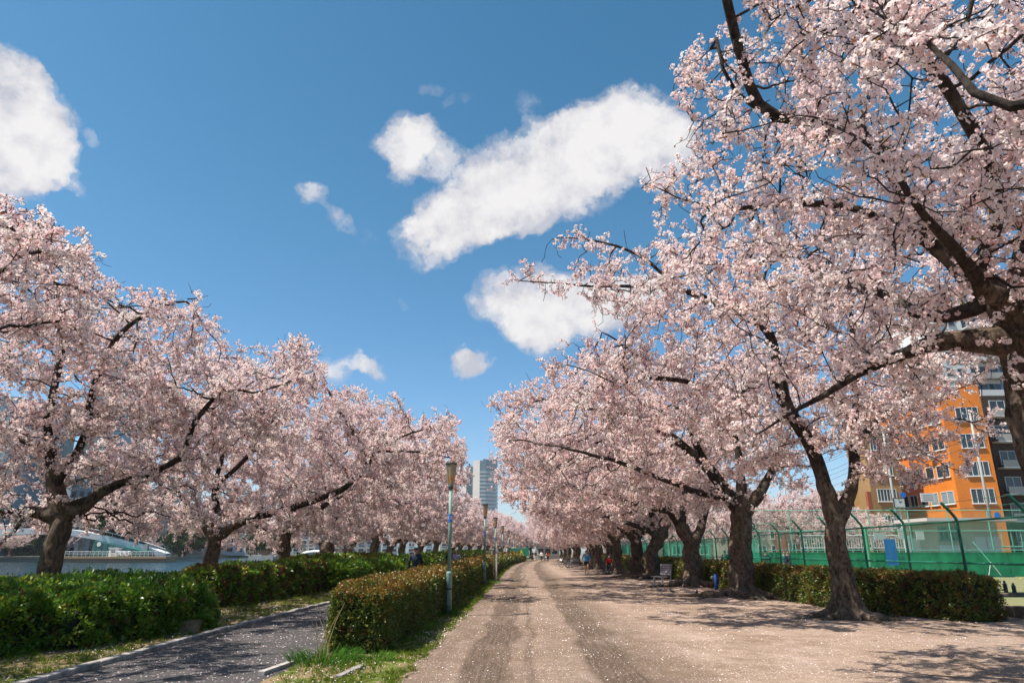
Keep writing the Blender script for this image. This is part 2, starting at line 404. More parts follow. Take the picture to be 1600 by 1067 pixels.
def grow(P0, par0, att, step, kill, infl, rng, maxn=5000, iters=90, droop=0.0):
    P = np.zeros((maxn + 10, 3)); n = len(P0); P[:n] = P0; par = list(par0); nch = np.zeros(maxn + 10, int)
    D = np.full(len(att), 1e9); I = np.zeros(len(att), int)
    for s in range(0, n, 256):
        d = np.linalg.norm(att[:, None] - P[None, s:min(n, s + 256)], axis=2); j = d.argmin(1); dm = d[np.arange(len(att)), j]
        b = dm < D; D[b] = dm[b]; I[b] = j[b] + s
    for it in range(iters):
        m = (D < infl)
        if not m.any() or n >= maxn: break
        v = att[m] - P[I[m]]; v /= np.linalg.norm(v, axis=1)[:, None] + 1e-9
        acc_ = np.zeros((n, 3)); np.add.at(acc_, I[m], v); ids = np.unique(I[m]); ids = ids[nch[ids] < 3]
        if len(ids) == 0: break
        d = acc_[ids]; d /= np.linalg.norm(d, axis=1)[:, None] + 1e-9
        d += rng.normal(0, 0.23, d.shape); d[:, 2] -= droop; d /= np.linalg.norm(d, axis=1)[:, None] + 1e-9
        new = P[ids] + d * step; k = len(new)
        if n + k > maxn: new = new[:maxn - n]; ids = ids[:maxn - n]; k = len(new)
        if k == 0: break
        P[n:n + k] = new; par.extend(ids.tolist()); nch[ids] += 1
        dd = np.linalg.norm(att[:, None] - new[None], axis=2); j = dd.argmin(1); dm = dd[np.arange(len(att)), j]
        b = dm < D; D[b] = dm[b]; I[b] = j[b] + n; n += k
        keep = D > kill; att = att[keep]; D = D[keep]; I = I[keep]
        if len(att) == 0: break
    return P[:n], np.array(par)
def noise3(p, s):
    return mnoise.noise(Vector((p[0] * s, p[1] * s, p[2] * s)))

def trunk_mesh(pts, rads, seed, roots=7, gnarl=0.16, ns=30):
    """lofted trunk with burrs, buttress flare and surface roots; pts local, base at z=0"""
    P = spl(pts, 0.09); n = len(P); s = np.linspace(0, 1, n); rr = np.interp(s, np.linspace(0, 1, len(rads)), rads)
    rnd = random.Random(seed); ph = [rnd.uniform(0, 6.28) for _ in range(6)]; lobes = [rnd.uniform(0, 6.28) for _ in range(roots)]
    mb = MB(); u = np.array([1.0, 0, 0])
    off = seed * 3.1
    for i in range(n):
        t = P[min(n - 1, i + 1)] - P[max(0, i - 1)]; t /= np.linalg.norm(t); u = u - t * (u @ t); u /= np.linalg.norm(u); w = np.cross(t, u)
        h = P[i][2] - P[0][2]
        fl = math.exp(-max(h, 0) / 0.22)
        for k in range(ns):
            a = 2 * math.pi * k / ns; d = u * math.cos(a) + w * math.sin(a)
            q = P[i] + d * rr[i]
            lob = sum(max(0, math.cos((a - l + .35 * math.sin(h * 2 + l)))) ** 7 for l in lobes)
            r = rr[i] * (1 + gnarl * 1.5 * mnoise.noise(Vector((q[0] * 2.6 + off, q[1] * 2.6, q[2] * 1.7))) + gnarl * mnoise.noise(Vector((q[0] * 7 + off, q[1] * 7, q[2] * 4.2)))
                         + gnarl * .45 * mnoise.noise(Vector((q[0] * 19 + off, q[1] * 19, q[2] * 9))) + 0.07 * math.cos(3 * a + ph[0] + h * .8) + 0.05 * math.cos(5 * a + ph[1] - h)
                         + fl * (0.10 + 0.62 * lob) + 0.06 * lob)
            q = P[i] + d * r
            mb.v.append((q[0], q[1], q[2]))
    for i in range(n - 1):
        for k in range(ns):
            k2 = (k + 1) % ns; mb.f.append((i * ns + k, i * ns + k2, (i + 1) * ns + k2, (i + 1) * ns + k)); mb.mi.append(0)
    mb.f.append(tuple((n - 1) * ns + k for k in range(ns))); mb.mi.append(0)
    mb.f.append(tuple(k for k in reversed(range(ns)))); mb.mi.append(0)
    for l in lobes:                      # roots running out over the soil
        a = l + rnd.uniform(-.2, .2); L = rnd.uniform(1.1, 2.6) * (rads[0] / 0.36); pr = []; q = np.array([P[0][0], P[0][1], 0.0]); st = rads[0] * 0.9
        x, y = q[0] + math.cos(a) * st, q[1] + math.sin(a) * st; ra = rads[0] * 0.33; m = 12; pts2 = []; rs = []
        for j in range(m):
            f = j / (m - 1); pts2.append((x, y, 0.20 * (1 - f) ** 1.8 * rads[0] / .36 + 0.015 * math.sin(j * 1.9) - 0.02 * f + rnd.uniform(-.015, .02))); rs.append(ra * (1 - f) ** 0.8 * rnd.uniform(.8, 1.2) + 0.022)
            a += rnd.uniform(-.33, .33); x += math.cos(a) * L / m; y += math.sin(a) * L / m
        mb.tube(pts2, rs, 8)
        if rnd.random() < .75:
            j = rnd.randint(3, 6); a2 = a + rnd.choice((-1, 1)) * rnd.uniform(.5, 1.0); x, y = pts2[j][0], pts2[j][1]; q2 = []; r2 = []
            for k in range(8):
                f = k / 7; q2.append((x, y, pts2[j][2] * (1 - f) - .02 * f)); r2.append(rs[j] * .75 * (1 - f) + .015); a2 += rnd.uniform(-.3, .3); x += math.cos(a2) * .11; y += math.sin(a2) * .11
            mb.tube(q2, r2, 7)
    return mb

def chains_tubes(P, par, r, sel, mb):
    """tubes along every chain of the nodes in sel"""
    kids = {}
    for i in sel:
        kids.setdefault(par[i], []).append(i)
    selset = set(sel)
    starts = [(par[i], i) for i in sel if par[i] not in selset]
    stack = list(starts)
    while stack:
        a, b = stack.pop()
        ch = [a, b]
        while True:
            ks = kids.get(ch[-1], [])
            if not ks: break
            ks = sorted(ks, key=lambda q: -r[q])
            for k in ks[1:]: stack.append((ch[-1], k))
            ch.append(ks[0])
        rad = [min(r[c], r[b] * 1.0) for c in ch]
        rad[0] = min(r[a], r[b] * 1.15)
        R0 = max(rad); ns = 10 if R0 > .09 else 7 if R0 > .04 else 5 if R0 > .015 else 3
        if len(ch) >= 2:
            X = P[ch]
            if R0 > .05 and len(ch) > 3:
                Y = X.copy(); Y[1:-1] = (X[:-2] + 2 * X[1:-1] + X[2:]) / 4; X = Y
            mb.tube([tuple(x) for x in X], rad, ns, 0, caps=False)

def cherry(base, trunk, limbs, ell, lod, seed, r_base, tip=0.0075, natt=1500, nspray=3.0, prune=True, step=0.28, kill=0.42,
           label='', group=None, roots=7, extra=None, scale=1.0, gnarl=0.16, r_top=None, extra_filter=None, gaps=-.10, thin=0.03, leafy_share=0.05, droop=0.03, zmin=2.3, thinner=0):
    """base: world point; trunk: world points; limbs: lists of world points (first on the trunk); ell: crown ellipsoids (centre, radii, share)"""
    rng = np.random.default_rng(seed); base = np.array(base, float); rnd = random.Random(seed)
    root = empty('cherry_tree', tuple(base))
    tag(root, label, 'cherry tree', group)
    T = spl(trunk, 0.3) - base; nT = len(T)
    P0 = list(T); par = [-1] + list(range(nT - 1)); limb_id = [-1] * nT; limb_rng = []
    for li, lp in enumerate(limbs):
        L = spl(lp, 0.26) - base
        L[1:-1] += rng.normal(0, 0.022, L[1:-1].shape)
        arr = np.array(P0); j = int(np.linalg.norm(arr - L[0], axis=1).argmin())
        lid = limb_id[j] if limb_id[j] >= 0 else li
        prev = j; i0_ = len(P0)
        for q in L[1:]:
            P0.append(q); par.append(prev); limb_id.append(lid); prev = len(P0) - 1
        limb_rng.append((i0_, len(P0), j < nT))
    att = []
    tot = sum(e[2] for e in ell)
    for (c, rad, sh) in ell:
        n = int(natt * sh / tot); q = rng.normal(size=(n * 6, 3)); q /= np.linalg.norm(q, axis=1)[:, None]
        q *= (rng.random(n * 6) ** (1 / 2.2))[:, None]
        q = np.array(c, float) + q * np.array(rad, float)
        q = q[q[:, 2] > zmin + 0.4 * np.sin(q[:, 0] * 1.3 + q[:, 1])]
        if gaps:                          # open lanes through the crown between tiers of boughs
            gz = np.array([mnoise.noise(Vector((a_ * .62 + seed, b_ * .62, c_ * 1.05))) for a_, b_, c_ in q]); q = q[gz > gaps]
        if prune: q = q[~sky_open(q)]
        if extra_filter is not None: q = q[extra_filter(q, rng)]
        att.append(q[:n])
    att = np.vstack(att) - base
    P, par = grow(P0, par, att, step, kill, 2.6, rng, droop=droop)
    n = len(P); lid = np.array(limb_id + [-2] * (n - len(limb_id)))
    for i in range(len(limb_id), n):
        lid[i] = lid[par[i]] if par[i] >= 0 else -1
    if prune:                                 # twigs that ran on into the open are cut back
        op_ = sky_open(P + base); alive = np.ones(n, bool)
        for i in range(len(limb_id), n): alive[i] = alive[par[i]] and not (op_[i] and op_[par[i]])
        for i in range(len(limb_id), n):
            if not alive[i]: lid[i] = -9
    # growth straight out of the trunk becomes a small limb of its own
    e = 2.25; w = np.zeros(n); has = np.zeros(n, bool)
    for i in range(n - 1, 0, -1):
        if lid[i] == -9: continue
        if not has[i]: w[i] = tip ** e
        w[par[i]] += w[i]; has[par[i]] = True
    r = w ** (1 / e); k = math.log(r_base * .8 / tip) / math.log(max(r[0], tip * 1.01) / tip); k = max(k, 1.0)
    r = tip * (r / tip) ** k
    r_t = (r_top if r_top else r_base * .72)
    r[:nT] = np.maximum(r[:nT], r_t * .9)
    for (i0, i1, onT) in limb_rng:            # drawn limbs keep a limb's girth
        m_ = i1 - i0
        if m_ > 1:
            f_ = np.arange(m_) / m_; r0 = min(r_t * .60, r[par[i0]] * (.74 if onT else .62))
            r[i0:i1] = np.maximum(r[i0:i1], r0 * (1 - f_) ** 1.15)
            if onT: r[i0:i1] = np.maximum(r[i0:i1], r_t * .88 * np.exp(-np.arange(m_) * .26 / .55))
    for i in range(nT, n): r[i] = min(r[i], r[par[i]])
    nr = len(trunk)
    rt = r_top if r_top else r_base * .72
    tm = trunk_mesh([np.array(p, float) - base for p in trunk], list(np.interp(np.linspace(0, 1, 20), [0, .25, .84, .94, 1], [r_base * 1.05, r_base * .92, rt, rt * .98, rt * .80])), seed, roots, gnarl)
    for (i0, i1, onT) in limb_rng:           # the trunk swells into the foot of every limb
        if not onT: continue
        ids_ = [par[i0]] + list(range(i0, min(i1, i0 + 4)))
        if len(ids_) < 3: continue
        rr_ = [max(r[q], .03) * 1.07 + .012 for q in ids_]; rr_[0] = min(rr_[0], rr_[1] * 1.15); rr_[-1] = r[ids_[-1]] * .9
        pp_ = spl([P[q] for q in ids_], .1); rs_ = np.interp(np.linspace(0, 1, len(pp_)), np.linspace(0, 1, len(ids_)), rr_)
        rs_ = [q * (1 + gnarl * .9 * mnoise.noise(Vector(tuple(p_ * 3.1)))) for q, p_ in zip(rs_, pp_)]
        tm.tube([tuple(q) for q in pp_], rs_, 14)
    to = tm.build('trunk', M['bark'], root, smooth=True)
    rm = to.modifiers.new('remesh', 'REMESH'); rm.mode = 'VOXEL'; rm.voxel_size = (.03, .032, .05)[lod]; rm.use_smooth_shade = True
    dn = to.modifiers.new('smooth', 'SMOOTH'); dn.factor = .5; dn.iterations = 1
    ids = sorted(set(lid[lid >= 0].tolist()))
    for li in ids:
        sel = [i for i in range(n) if lid[i] == li]
        mb = MB(); chains_tubes(P, par, r, sel, mb)
        mb.build('limb', M['bark_branch'], root, smooth=True)
    sel = [i for i in range(nT, n) if lid[i] == -1]
    if sel:
        mb = MB(); chains_tubes(P, par, r, sel, mb); mb.build('limb', M['bark_branch'], root, smooth=True)
    # blossom sprays
    cand = np.array([i for i in range(nT, n) if r[i] < thin and lid[i] != -9]); 
    nzv = np.array([mnoise.noise(Vector(((P[i] + base) * 1.15).tolist())) for i in cand])
    lam = nspray * np.clip(1.0 + (3.1 if lod == 0 else 2.5) * nzv, 0.08, 2.2)
    zc_ = np.array([P[i][2] for i in cand])
    if thinner: lam = lam * np.interp(zc_, [5.2, 7.5], [1.0, thinner])
    cnt = rng.poisson(lam); I = np.repeat(cand, cnt); m = len(I)
    pa = par[I]; f = rng.random(m)[:, None]; pos = P[pa] * (1 - f) + P[I] * f
    dr = P[I] - P[pa]; dr /= np.linalg.norm(dr, axis=1)[:, None] + 1e-9
    rd = rng.normal(size=(m, 3)); rd /= np.linalg.norm(rd, axis=1)[:, None]
    d = dr * .45 + rd * .9 + np.array([0, 0, .12]); d /= np.linalg.norm(d, axis=1)[:, None]
    sc = rng.uniform(.75, 1.3, m) * scale
    keep = np.ones(m, bool)
    if prune:
        op = sky_open(pos + base + d * .3); keep &= ~op | (rng.random(m) < .22)
    pos, d, sc = pos[keep], d[keep], sc[keep]; m = len(pos)
    rots = np.stack([rng.uniform(0, 6.283, m), -np.arcsin(np.clip(d[:, 2], -1, 1)), np.arctan2(d[:, 1], d[:, 0])], 1)
    vi = rng.choice(6, m, p=[.25, .2, .2, .17, .12, .06])
    o = scatter('crown', pos, rots, sc, vi, SPR[lod], root); o['kind'] = 'stuff'
    return root

# ================================================================== the setting
def strip_mesh(name, xs_of_y, ys, z, nx, mat, zfun=None):
    """a sheet between two edges that follow the avenue; uv = metres across (from the avenue's axis) and along"""
    v, f, uv = [], [], []
    for y in ys:
        a, b = xs_of_y(y)
        for i in range(nx + 1):
            x = a + (b - a) * i / nx; zz = z + (zfun(x, y) if zfun else 0); v.append((x, y, zz)); uv.append((x - bend(y), y))
    for j in range(len(ys) - 1):
        for i in range(nx):
            q = j * (nx + 1) + i; f.append((q, q + 1, q + nx + 2, q + nx + 1))
    me = bpy.data.meshes.new(name); me.from_pydata(v, [], f); l = me.uv_layers.new(name='along')
    for lp in me.loops: l.data[lp.index].uv = uv[lp.vertex_index]
    me.polygons.foreach_set('use_smooth', [True] * len(me.polygons))
    o = link(name, me, None, mat); o['kind'] = 'structure'; return o

def soil_mat(name, tracks=False):
    m, N, out = new_mat(name)
    b = N.n('ShaderNodeBsdfPrincipled'); N.link(b.outputs[0], out.inputs[0]); b.inputs['Roughness'].default_value = 0.95; b.inputs['Specular IOR Level'].default_value = 0.15
    uv = N.n('ShaderNodeTexCoord').outputs['UV']
    big = N.noise(uv, 0.35, 4, 0.6); mid = N.noise(uv, 2.2, 6, 0.65); fine = N.noise(uv, 55, 4, 0.75); grit = N.noise(uv, 16, 5, 0.7)
    c = N.mix(N.ramp(mid, [(0.36, 0.0), (0.64, 1.0)]), (0.18, 0.122, 0.086), (0.285, 0.205, 0.152))
    c = N.mix(N.m('MULTIPLY', N.ramp(big, [(0.4, 0.0), (0.65, 1.0)]), 0.55), c, (0.37, 0.275, 0.22))
    c = N.mix(N.m('MULTIPLY', N.ramp(N.noise(uv, 5.5, 7, .75), [(.50, 0), (.62, 1)]), .40), c, (0.15, 0.105, 0.078))
    c = N.mix(N.m('MULTIPLY', N.ramp(N.noise(N.mapping(uv, (1, .45, 1), (9, 3, 0)), 1.1, 6, .7), [(.52, 0), (.66, 1)]), .35), c, (0.48, 0.37, 0.33))
    h = grit
    if tracks:
        sx = N.n('ShaderNodeSeparateXYZ'); N.link(uv, sx.inputs[0])
        wob = N.noise(N.mapping(uv, (0.05, 0.14, 1)), 1.0, 3, 0.6)
        wob2 = N.noise(N.mapping(uv, (1.5, 0.30, 1)), 1.3, 4, 0.6)
        u = N.m('ADD', sx.outputs[0], N.m('ADD', N.m('MULTIPLY', N.m('SUBTRACT', wob, 0.5), 1.1), N.m('MULTIPLY', N.m('SUBTRACT', wob2, 0.5), 0.30)))
        un = N.m('MULTIPLY', N.m('ADD', u, 4.0), 0.125)
        def s(x): return (x + 4) / 8
        tr = N.ramp(un, [(s(-2.0), 0.0), (s(-1.45), .55), (s(-1.2), .6), (s(-.9), .45), (s(-.82), .98), (s(-.2), 1.0), (s(-.08), .5), (s(.06), .45), (s(.14), .85), (s(.26), .3), (s(.5), .38), (s(.9), .36), (s(1.02), .5), (s(1.08), .98), (s(1.7), 1.0), (s(1.85), .7), (s(2.1), .6), (s(2.9), .0)])
        streak = N.noise(N.mapping(uv, (14, 0.5, 1)), 1.4, 5, 0.7)
        brk = N.ramp(N.noise(N.mapping(uv, (0.5, 0.28, 1)), 1.6, 4, 0.6), [(0.3, 0.75), (0.5, 1.0)])
        tf = N.m('MULTIPLY', N.m('MULTIPLY', tr, brk), N.ramp(streak, [(0.3, 0.6), (0.6, 1.0)]), clamp=True)
        tcol = N.mix(N.ramp(grit, [(0.35, 0), (0.7, 1)]), (0.055, 0.037, 0.027), (0.115, 0.080, 0.057))
        c = N.mix(tf, c, tcol)
        pink = N.m('SUBTRACT', 1.0, N.m('MULTIPLY', tf, 0.75))
    else: pink = 1.0; tf = None
    c = N.mix(N.ramp(fine, [(0.3, 0.35), (0.5, 0.0)]), c, (0.17, 0.12, 0.095))
    # shed petals trodden into the soil, too small and too many to be built beyond the first metres
    vor = N.n('ShaderNodeTexVoronoi'); vor.inputs['Scale'].default_value = 42; N.link(uv, vor.inputs['Vector'])
    pr_ = N.n('ShaderNodeSeparateColor'); N.link(vor.outputs['Color'], pr_.inputs[0])
    dens_ = N.m('MULTIPLY', N.ramp(N.noise(uv, 0.9, 5, 0.7), [(0.35, 0.04), (0.68, 0.34)]), pink)
    pet = N.m('MULTIPLY', N.m('LESS_THAN', vor.outputs['Distance'], 0.36), N.m('LESS_THAN', pr_.outputs[0], dens_))
    c = N.mix(N.m('MULTIPLY', pet, 0.8), c, (0.80, 0.62, 0.61))
    N.link(c, b.inputs['Base Color'])
    bp = N.n('ShaderNodeBump'); bp.inputs['Strength'].default_value = 0.7; bp.inputs['Distance'].default_value = 0.03
    N.link(N.m('ADD', N.m('MULTIPLY', fine, 0.35), grit), bp.inputs['Height']); N.link(bp.outputs[0], b.inputs['Normal'])
    return m
M['soil'] = soil_mat('pale_soil', True)

def ysteps(a, b, s0, gr=1.06):
    out = [a]; s = s0
    while out[-1] < b: out.append(min(b, out[-1] + s)); s = s * gr
    return out
def relief(x, y):
    p = Vector((x * .45, y * .45, 0)); q = Vector((x * 2.1, y * 1.3, 3)); d = .03 * mnoise.noise(p) + .014 * mnoise.noise(q)
    u = x - bend(y)
    for c_ in (-.5, 1.4): d -= .022 * math.exp(-((u - c_) / .32) ** 2)
    if 4.5 < u < 10: d += .05 * math.exp(-((u - 7.3) / 1.2) ** 2) * (1 + mnoise.noise(Vector((x * 3, y * 3, 0))))
    return d
YS = ysteps(-6, 200, .22, 1.013)
strip_mesh('ground', lambda y: (-3.32 + bend(y), 13.6 + bend(y)), YS, 0.0, 110, M['soil'], relief)

# broad land to the horizon on the right and ahead, and the bank on the left
M['earth'] = pbr('earth', (0.16, 0.14, 0.10), 0.95, var=.35, vscale=.3, bump=.4, bscale=6)
mb = MB(); mb.add([(-14.6, -60, -.06), (3000, -60, -.06), (3000, 4000, -.06), (-14.6, 4000, -.06)], [(0, 1, 2, 3)]); o = mb.build('land', M['earth']); tag(o, kind='structure')
mb = MB(); mb.add([(-14.6, -60, -.06), (-14.6, 4000, -.06), (-15.5, 4000, -2.4), (-15.5, -60, -2.4)], [(0, 1, 2, 3)]); tag(mb.build('river_bank', pbr('bank_stone', (.2, .19, .17), .9, var=.3, vscale=2)), kind='structure')

# river
m, N, out = new_mat('river_water'); b = N.n('ShaderNodeBsdfPrincipled'); N.link(b.outputs[0], out.inputs[0])
b.inputs['Base Color'].default_value = (0.012, 0.035, 0.045, 1); b.inputs['Roughness'].default_value = 0.12; b.inputs['IOR'].default_value = 1.33; b.inputs['Specular IOR Level'].default_value = .5
tc = N.n('ShaderNodeTexCoord').outputs['Object']
bp = N.n('ShaderNodeBump'); bp.inputs['Strength'].default_value = 1.0; bp.inputs['Distance'].default_value = 0.35
wn = N.m('ADD', N.noise(N.mapping(tc, (1, 1, 1)), 0.9, 5, 0.65, .6), N.m('MULTIPLY', N.noise(tc, 0.16, 3, 0.5), 1.2)); N.link(wn, bp.inputs['Height']); N.link(bp.outputs[0], b.inputs['Normal'])
mb = MB(); mb.add([(-15.1, -200, -.95), (-15.1, 3000, -.95), (-1500, 3000, -.95), (-1500, -200, -.95)], [(3, 2, 1, 0)]); tag(mb.build('river', m), kind='structure')
mb = MB(); mb.box(-2500, -400, -3, -133, 3800, .35); tag(mb.build('far_bank', pbr('far_bank', (.19, .17, .13), .9, var=.3, vscale=.1)), kind='structure')

# asphalt path on the left
def path_left(y):
    return -6.05 - .0 + bend(y) * .8 - .18 * math.sin(y * .16 - 1.2)
m, N, out = new_mat('asphalt'); b = N.n('ShaderNodeBsdfPrincipled'); N.link(b.outputs[0], out.inputs[0]); b.inputs['Roughness'].default_value = .85
uv = N.n('ShaderNodeTexCoord').outputs['UV']; fine = N.noise(uv, 70, 3, .8); mid = N.noise(uv, 1.4, 5, .6)
c = N.mix(N.ramp(fine, [(.35, 0), (.65, 1)]), (.024, .021, .022), (.066, .058, .057)); c = N.mix(N.ramp(mid, [(.4, 0), (.7, .4)]), c, (.078, .068, .066))
vor = N.n('ShaderNodeTexVoronoi'); vor.inputs['Scale'].default_value = 26; N.link(uv, vor.inputs['Vector']); sc_ = N.n('ShaderNodeSeparateColor'); N.link(vor.outputs['Color'], sc_.inputs[0])
pet = N.m('MULTIPLY', N.m('LESS_THAN', vor.outputs['Distance'], .36), N.m('LESS_THAN', sc_.outputs[0], N.ramp(N.noise(uv, .8, 4, .7), [(.35, .02), (.65, .20)])))
c = N.mix(N.m('MULTIPLY', pet, .8), c, (.72, .55, .56)); N.link(c, b.inputs['Base Color'])
bp = N.n('ShaderNodeBump'); bp.inputs['Strength'].default_value = .5; bp.inputs['Distance'].default_value = .015; N.link(fine, bp.inputs['Height']); N.link(bp.outputs[0], b.inputs['Normal'])
M['asphalt'] = m
strip_mesh('asphalt_path', lambda y: (path_left(y), -3.3 + bend(y)), ysteps(-6, 190, .5, 1.02), 0.012, 8, m)

# grass ground sheets
def turf_mat(name, g1, g2, dry, share):
    m, N, out = new_mat(name); b = N.n('ShaderNodeBsdfPrincipled'); N.link(b.outputs[0], out.inputs[0]); b.inputs['Roughness'].default_value = .95; b.inputs['Specular IOR Level'].default_value = .1
    uv = N.n('ShaderNodeTexCoord').outputs['UV']
    c = N.mix(N.ramp(N.noise(uv, 22, 5, .7), [(.35, 0), (.65, 1)]), g1, g2)
    c = N.mix(N.ramp(N.m('ADD', N.noise(uv, 1.3, 6, .7), N.m('MULTIPLY', N.noise(uv, 30, 2, .6), .25)), [(.68 - share, 0), (.76 - share, 1)]), c, dry)
    N.link(c, b.inputs['Base Color'])
    bp = N.n('ShaderNodeBump'); bp.inputs['Strength'].default_value = .8; bp.inputs['Distance'].default_value = .03; N.link(N.noise(uv, 40, 4, .8), bp.inputs['Height']); N.link(bp.outputs[0], b.inputs['Normal'])
    return m
strip_mesh('lawn', lambda y: (-14.7, path_left(y) - .12), ysteps(-6, 190, .4, 1.02), 0.02, 30, turf_mat('left_turf', (.045, .075, .012), (.12, .16, .025), (.23, .17, .10), .16), lambda x, y: .03 * mnoise.noise(Vector((x * .8, y * .8, 1))))
def verge_r(y):
    return -1.52 + bend(y) + .16 * mnoise.noise(Vector((3.3, y * .55, 0))) + .08 * mnoise.noise(Vector((7.3, y * 2.1, 0))) - .25 * max(0, (12 - y) / 6) * .4
def verge_l(y): return -3.28 + bend(y)
strip_mesh('grass_verge', lambda y: (verge_l(y), verge_r(y)), ysteps(4, 190, .10, 1.02), 0.032, 12, turf_mat('verge_turf', (.05, .085, .012), (.15, .19, .03), (.27, .19, .11), .10), lambda x, y: .03 * mnoise.noise(Vector((x * 1.2, y * .9, 1))) * min(1, max(0, (verge_r(y) - x) / .3)) - .06 * max(0, 1 - (verge_r(y) - x) / .22))

# kerb stones along the path, one by one where they can be told apart
M['kerb'] = pbr('kerb_concrete', (.30, .27, .25), .9, var=.3, vscale=5, bump=.5, bscale=60, rnd=.25)
kerb = empty('kerb', (-6.1, 7, 0)); tag(kerb, kind='structure')
y = 2.0; kk = MB(); kk.box(-.07, -.29, -.1, .07, .29, .085); kmesh = None
while y < 60:
    x = path_left(y) - .07; a = math.atan2(path_left(y + .3) - path_left(y - .3), .6)
    if kmesh is None:
        o = kk.build('kerb_stone', M['kerb'], kerb, bevel=.012); kmesh = o.data
    else:
        o = link('kerb_stone', kmesh, kerb); bv = o.modifiers.new('bevel', 'BEVEL'); bv.width = .012; bv.segments = 1
    o.location = (x + 6.1 + random.uniform(-.008, .008), y - 7, random.uniform(-.012, .01)); o.rotation_euler = (0, 0, -a + random.uniform(-.01, .01)); y += .605
kb = MB()
while y < 180:
    x = path_left(y) - .07 + 6.1; kb.box(x - .07, y - 7 - .29, -.1, x + .07, y - 7 + .29, .08); y += .605
o = kb.build('distant_kerb_stone', M['kerb'], kerb); o['kind'] = 'stuff'
# two short edging stones at the hedge's near end
for px, py in ((432, 1048), (548, 1054)):
    g = gnd(px, py); mb = MB(); mb.box(-.05, -.45, -.05, .05, .45, .05); o = mb.build('edging_stone', M['kerb'], kerb, bevel=.01); o.location = (g[0] + 6.1, g[1] - 7, 0.02); o.rotation_euler = (0, 0, -.12)

# ------------------------------------------------------------------ leaves, grass and petals that nobody could count
M['leaf_azalea'] = leafy('azalea_leaf', (.045, .13, .012), (.12, .24, .018), .4, .35, .03, c3=(.32, .34, .035))
M['leaf_hedge'] = leafy('hedge_leaf', (.045, .085, .012), (.10, .14, .018), .25, .4, .035, c3=(.19, .19, .025))
M['leaf_rust'] = leafy('rust_leaf', (.15, .065, .015), (.24, .125, .02), .3, .4, .03, c3=(.28, .21, .03))
M['leaf_brown'] = leafy('brown_leaf', (.10, .045, .02), (.16, .08, .03), .3, .4, .02)
M['grass'] = leafy('grass_blade', (.06, .12, .012), (.13, .19, .02), .35, c3=(.24, .25, .05))
M['straw'] = leafy('straw', (.40, .30, .14), (.55, .44, .24), .3)
M['fallen'] = leafy('fallen_petal', (.80, .62, .62), (.88, .75, .74), .1, c3=(.92, .85, .84))
def leaf_sprig(seed, mat, n, ln, wd, spread, up=.4):
    rnd = random.Random(seed); mb = MB()
    for i in range(n):
        d = Vector((rnd.uniform(-.2, 1) + up, rnd.uniform(-1, 1), rnd.uniform(-1, 1))).normalized(); p = Vector((rnd.uniform(0, spread), rnd.uniform(-.6, .6) * spread, rnd.uniform(-.6, .6) * spread))
        e = d.cross(Vector((rnd.uniform(-1, 1), rnd.uniform(-1, 1), rnd.uniform(-1, 1)))).normalized(); nn = d.cross(e); L = ln * rnd.uniform(.7, 1.25)
        mb.add([p, p + d * L * .5 + e * wd + nn * .15 * wd, p + d * L, p + d * L * .5 - e * wd + nn * .15 * wd], [(0, 1, 2), (0, 2, 3)], 0)
    return mb
def sprigs(tag_, mats, n, ln, wd, spread):
    return [proto('%s_sprig_%s' % (tag_, 'abcdefgh'[i]), leaf_sprig(900 + i + len(tag_) * 7, m_, n, ln, wd, spread), [m_]) for i, m_ in enumerate(mats)]
SP_AZ = sprigs('azalea', [M['leaf_azalea']] * 3 + [M['leaf_brown']], 13, .075, .019, .09)
SP_HG = sprigs('boxed', [M['leaf_hedge'], M['leaf_hedge'], M['leaf_rust'], M['leaf_rust'], M['leaf_brown']], 15, .036, .010, .06)
def euler_for(D, rng):
    D = D / (np.linalg.norm(D, axis=1)[:, None] + 1e-9)
    return np.stack([rng.uniform(0, 6.283, len(D)), -np.arcsin(np.clip(D[:, 2], -1, 1)), np.arctan2(D[:, 1], D[:, 0])], 1)
M['hedge_core'] = pbr('hedge_core', (.010, .016, .005), .95, var=.4, vscale=12, bump=1, bscale=30)

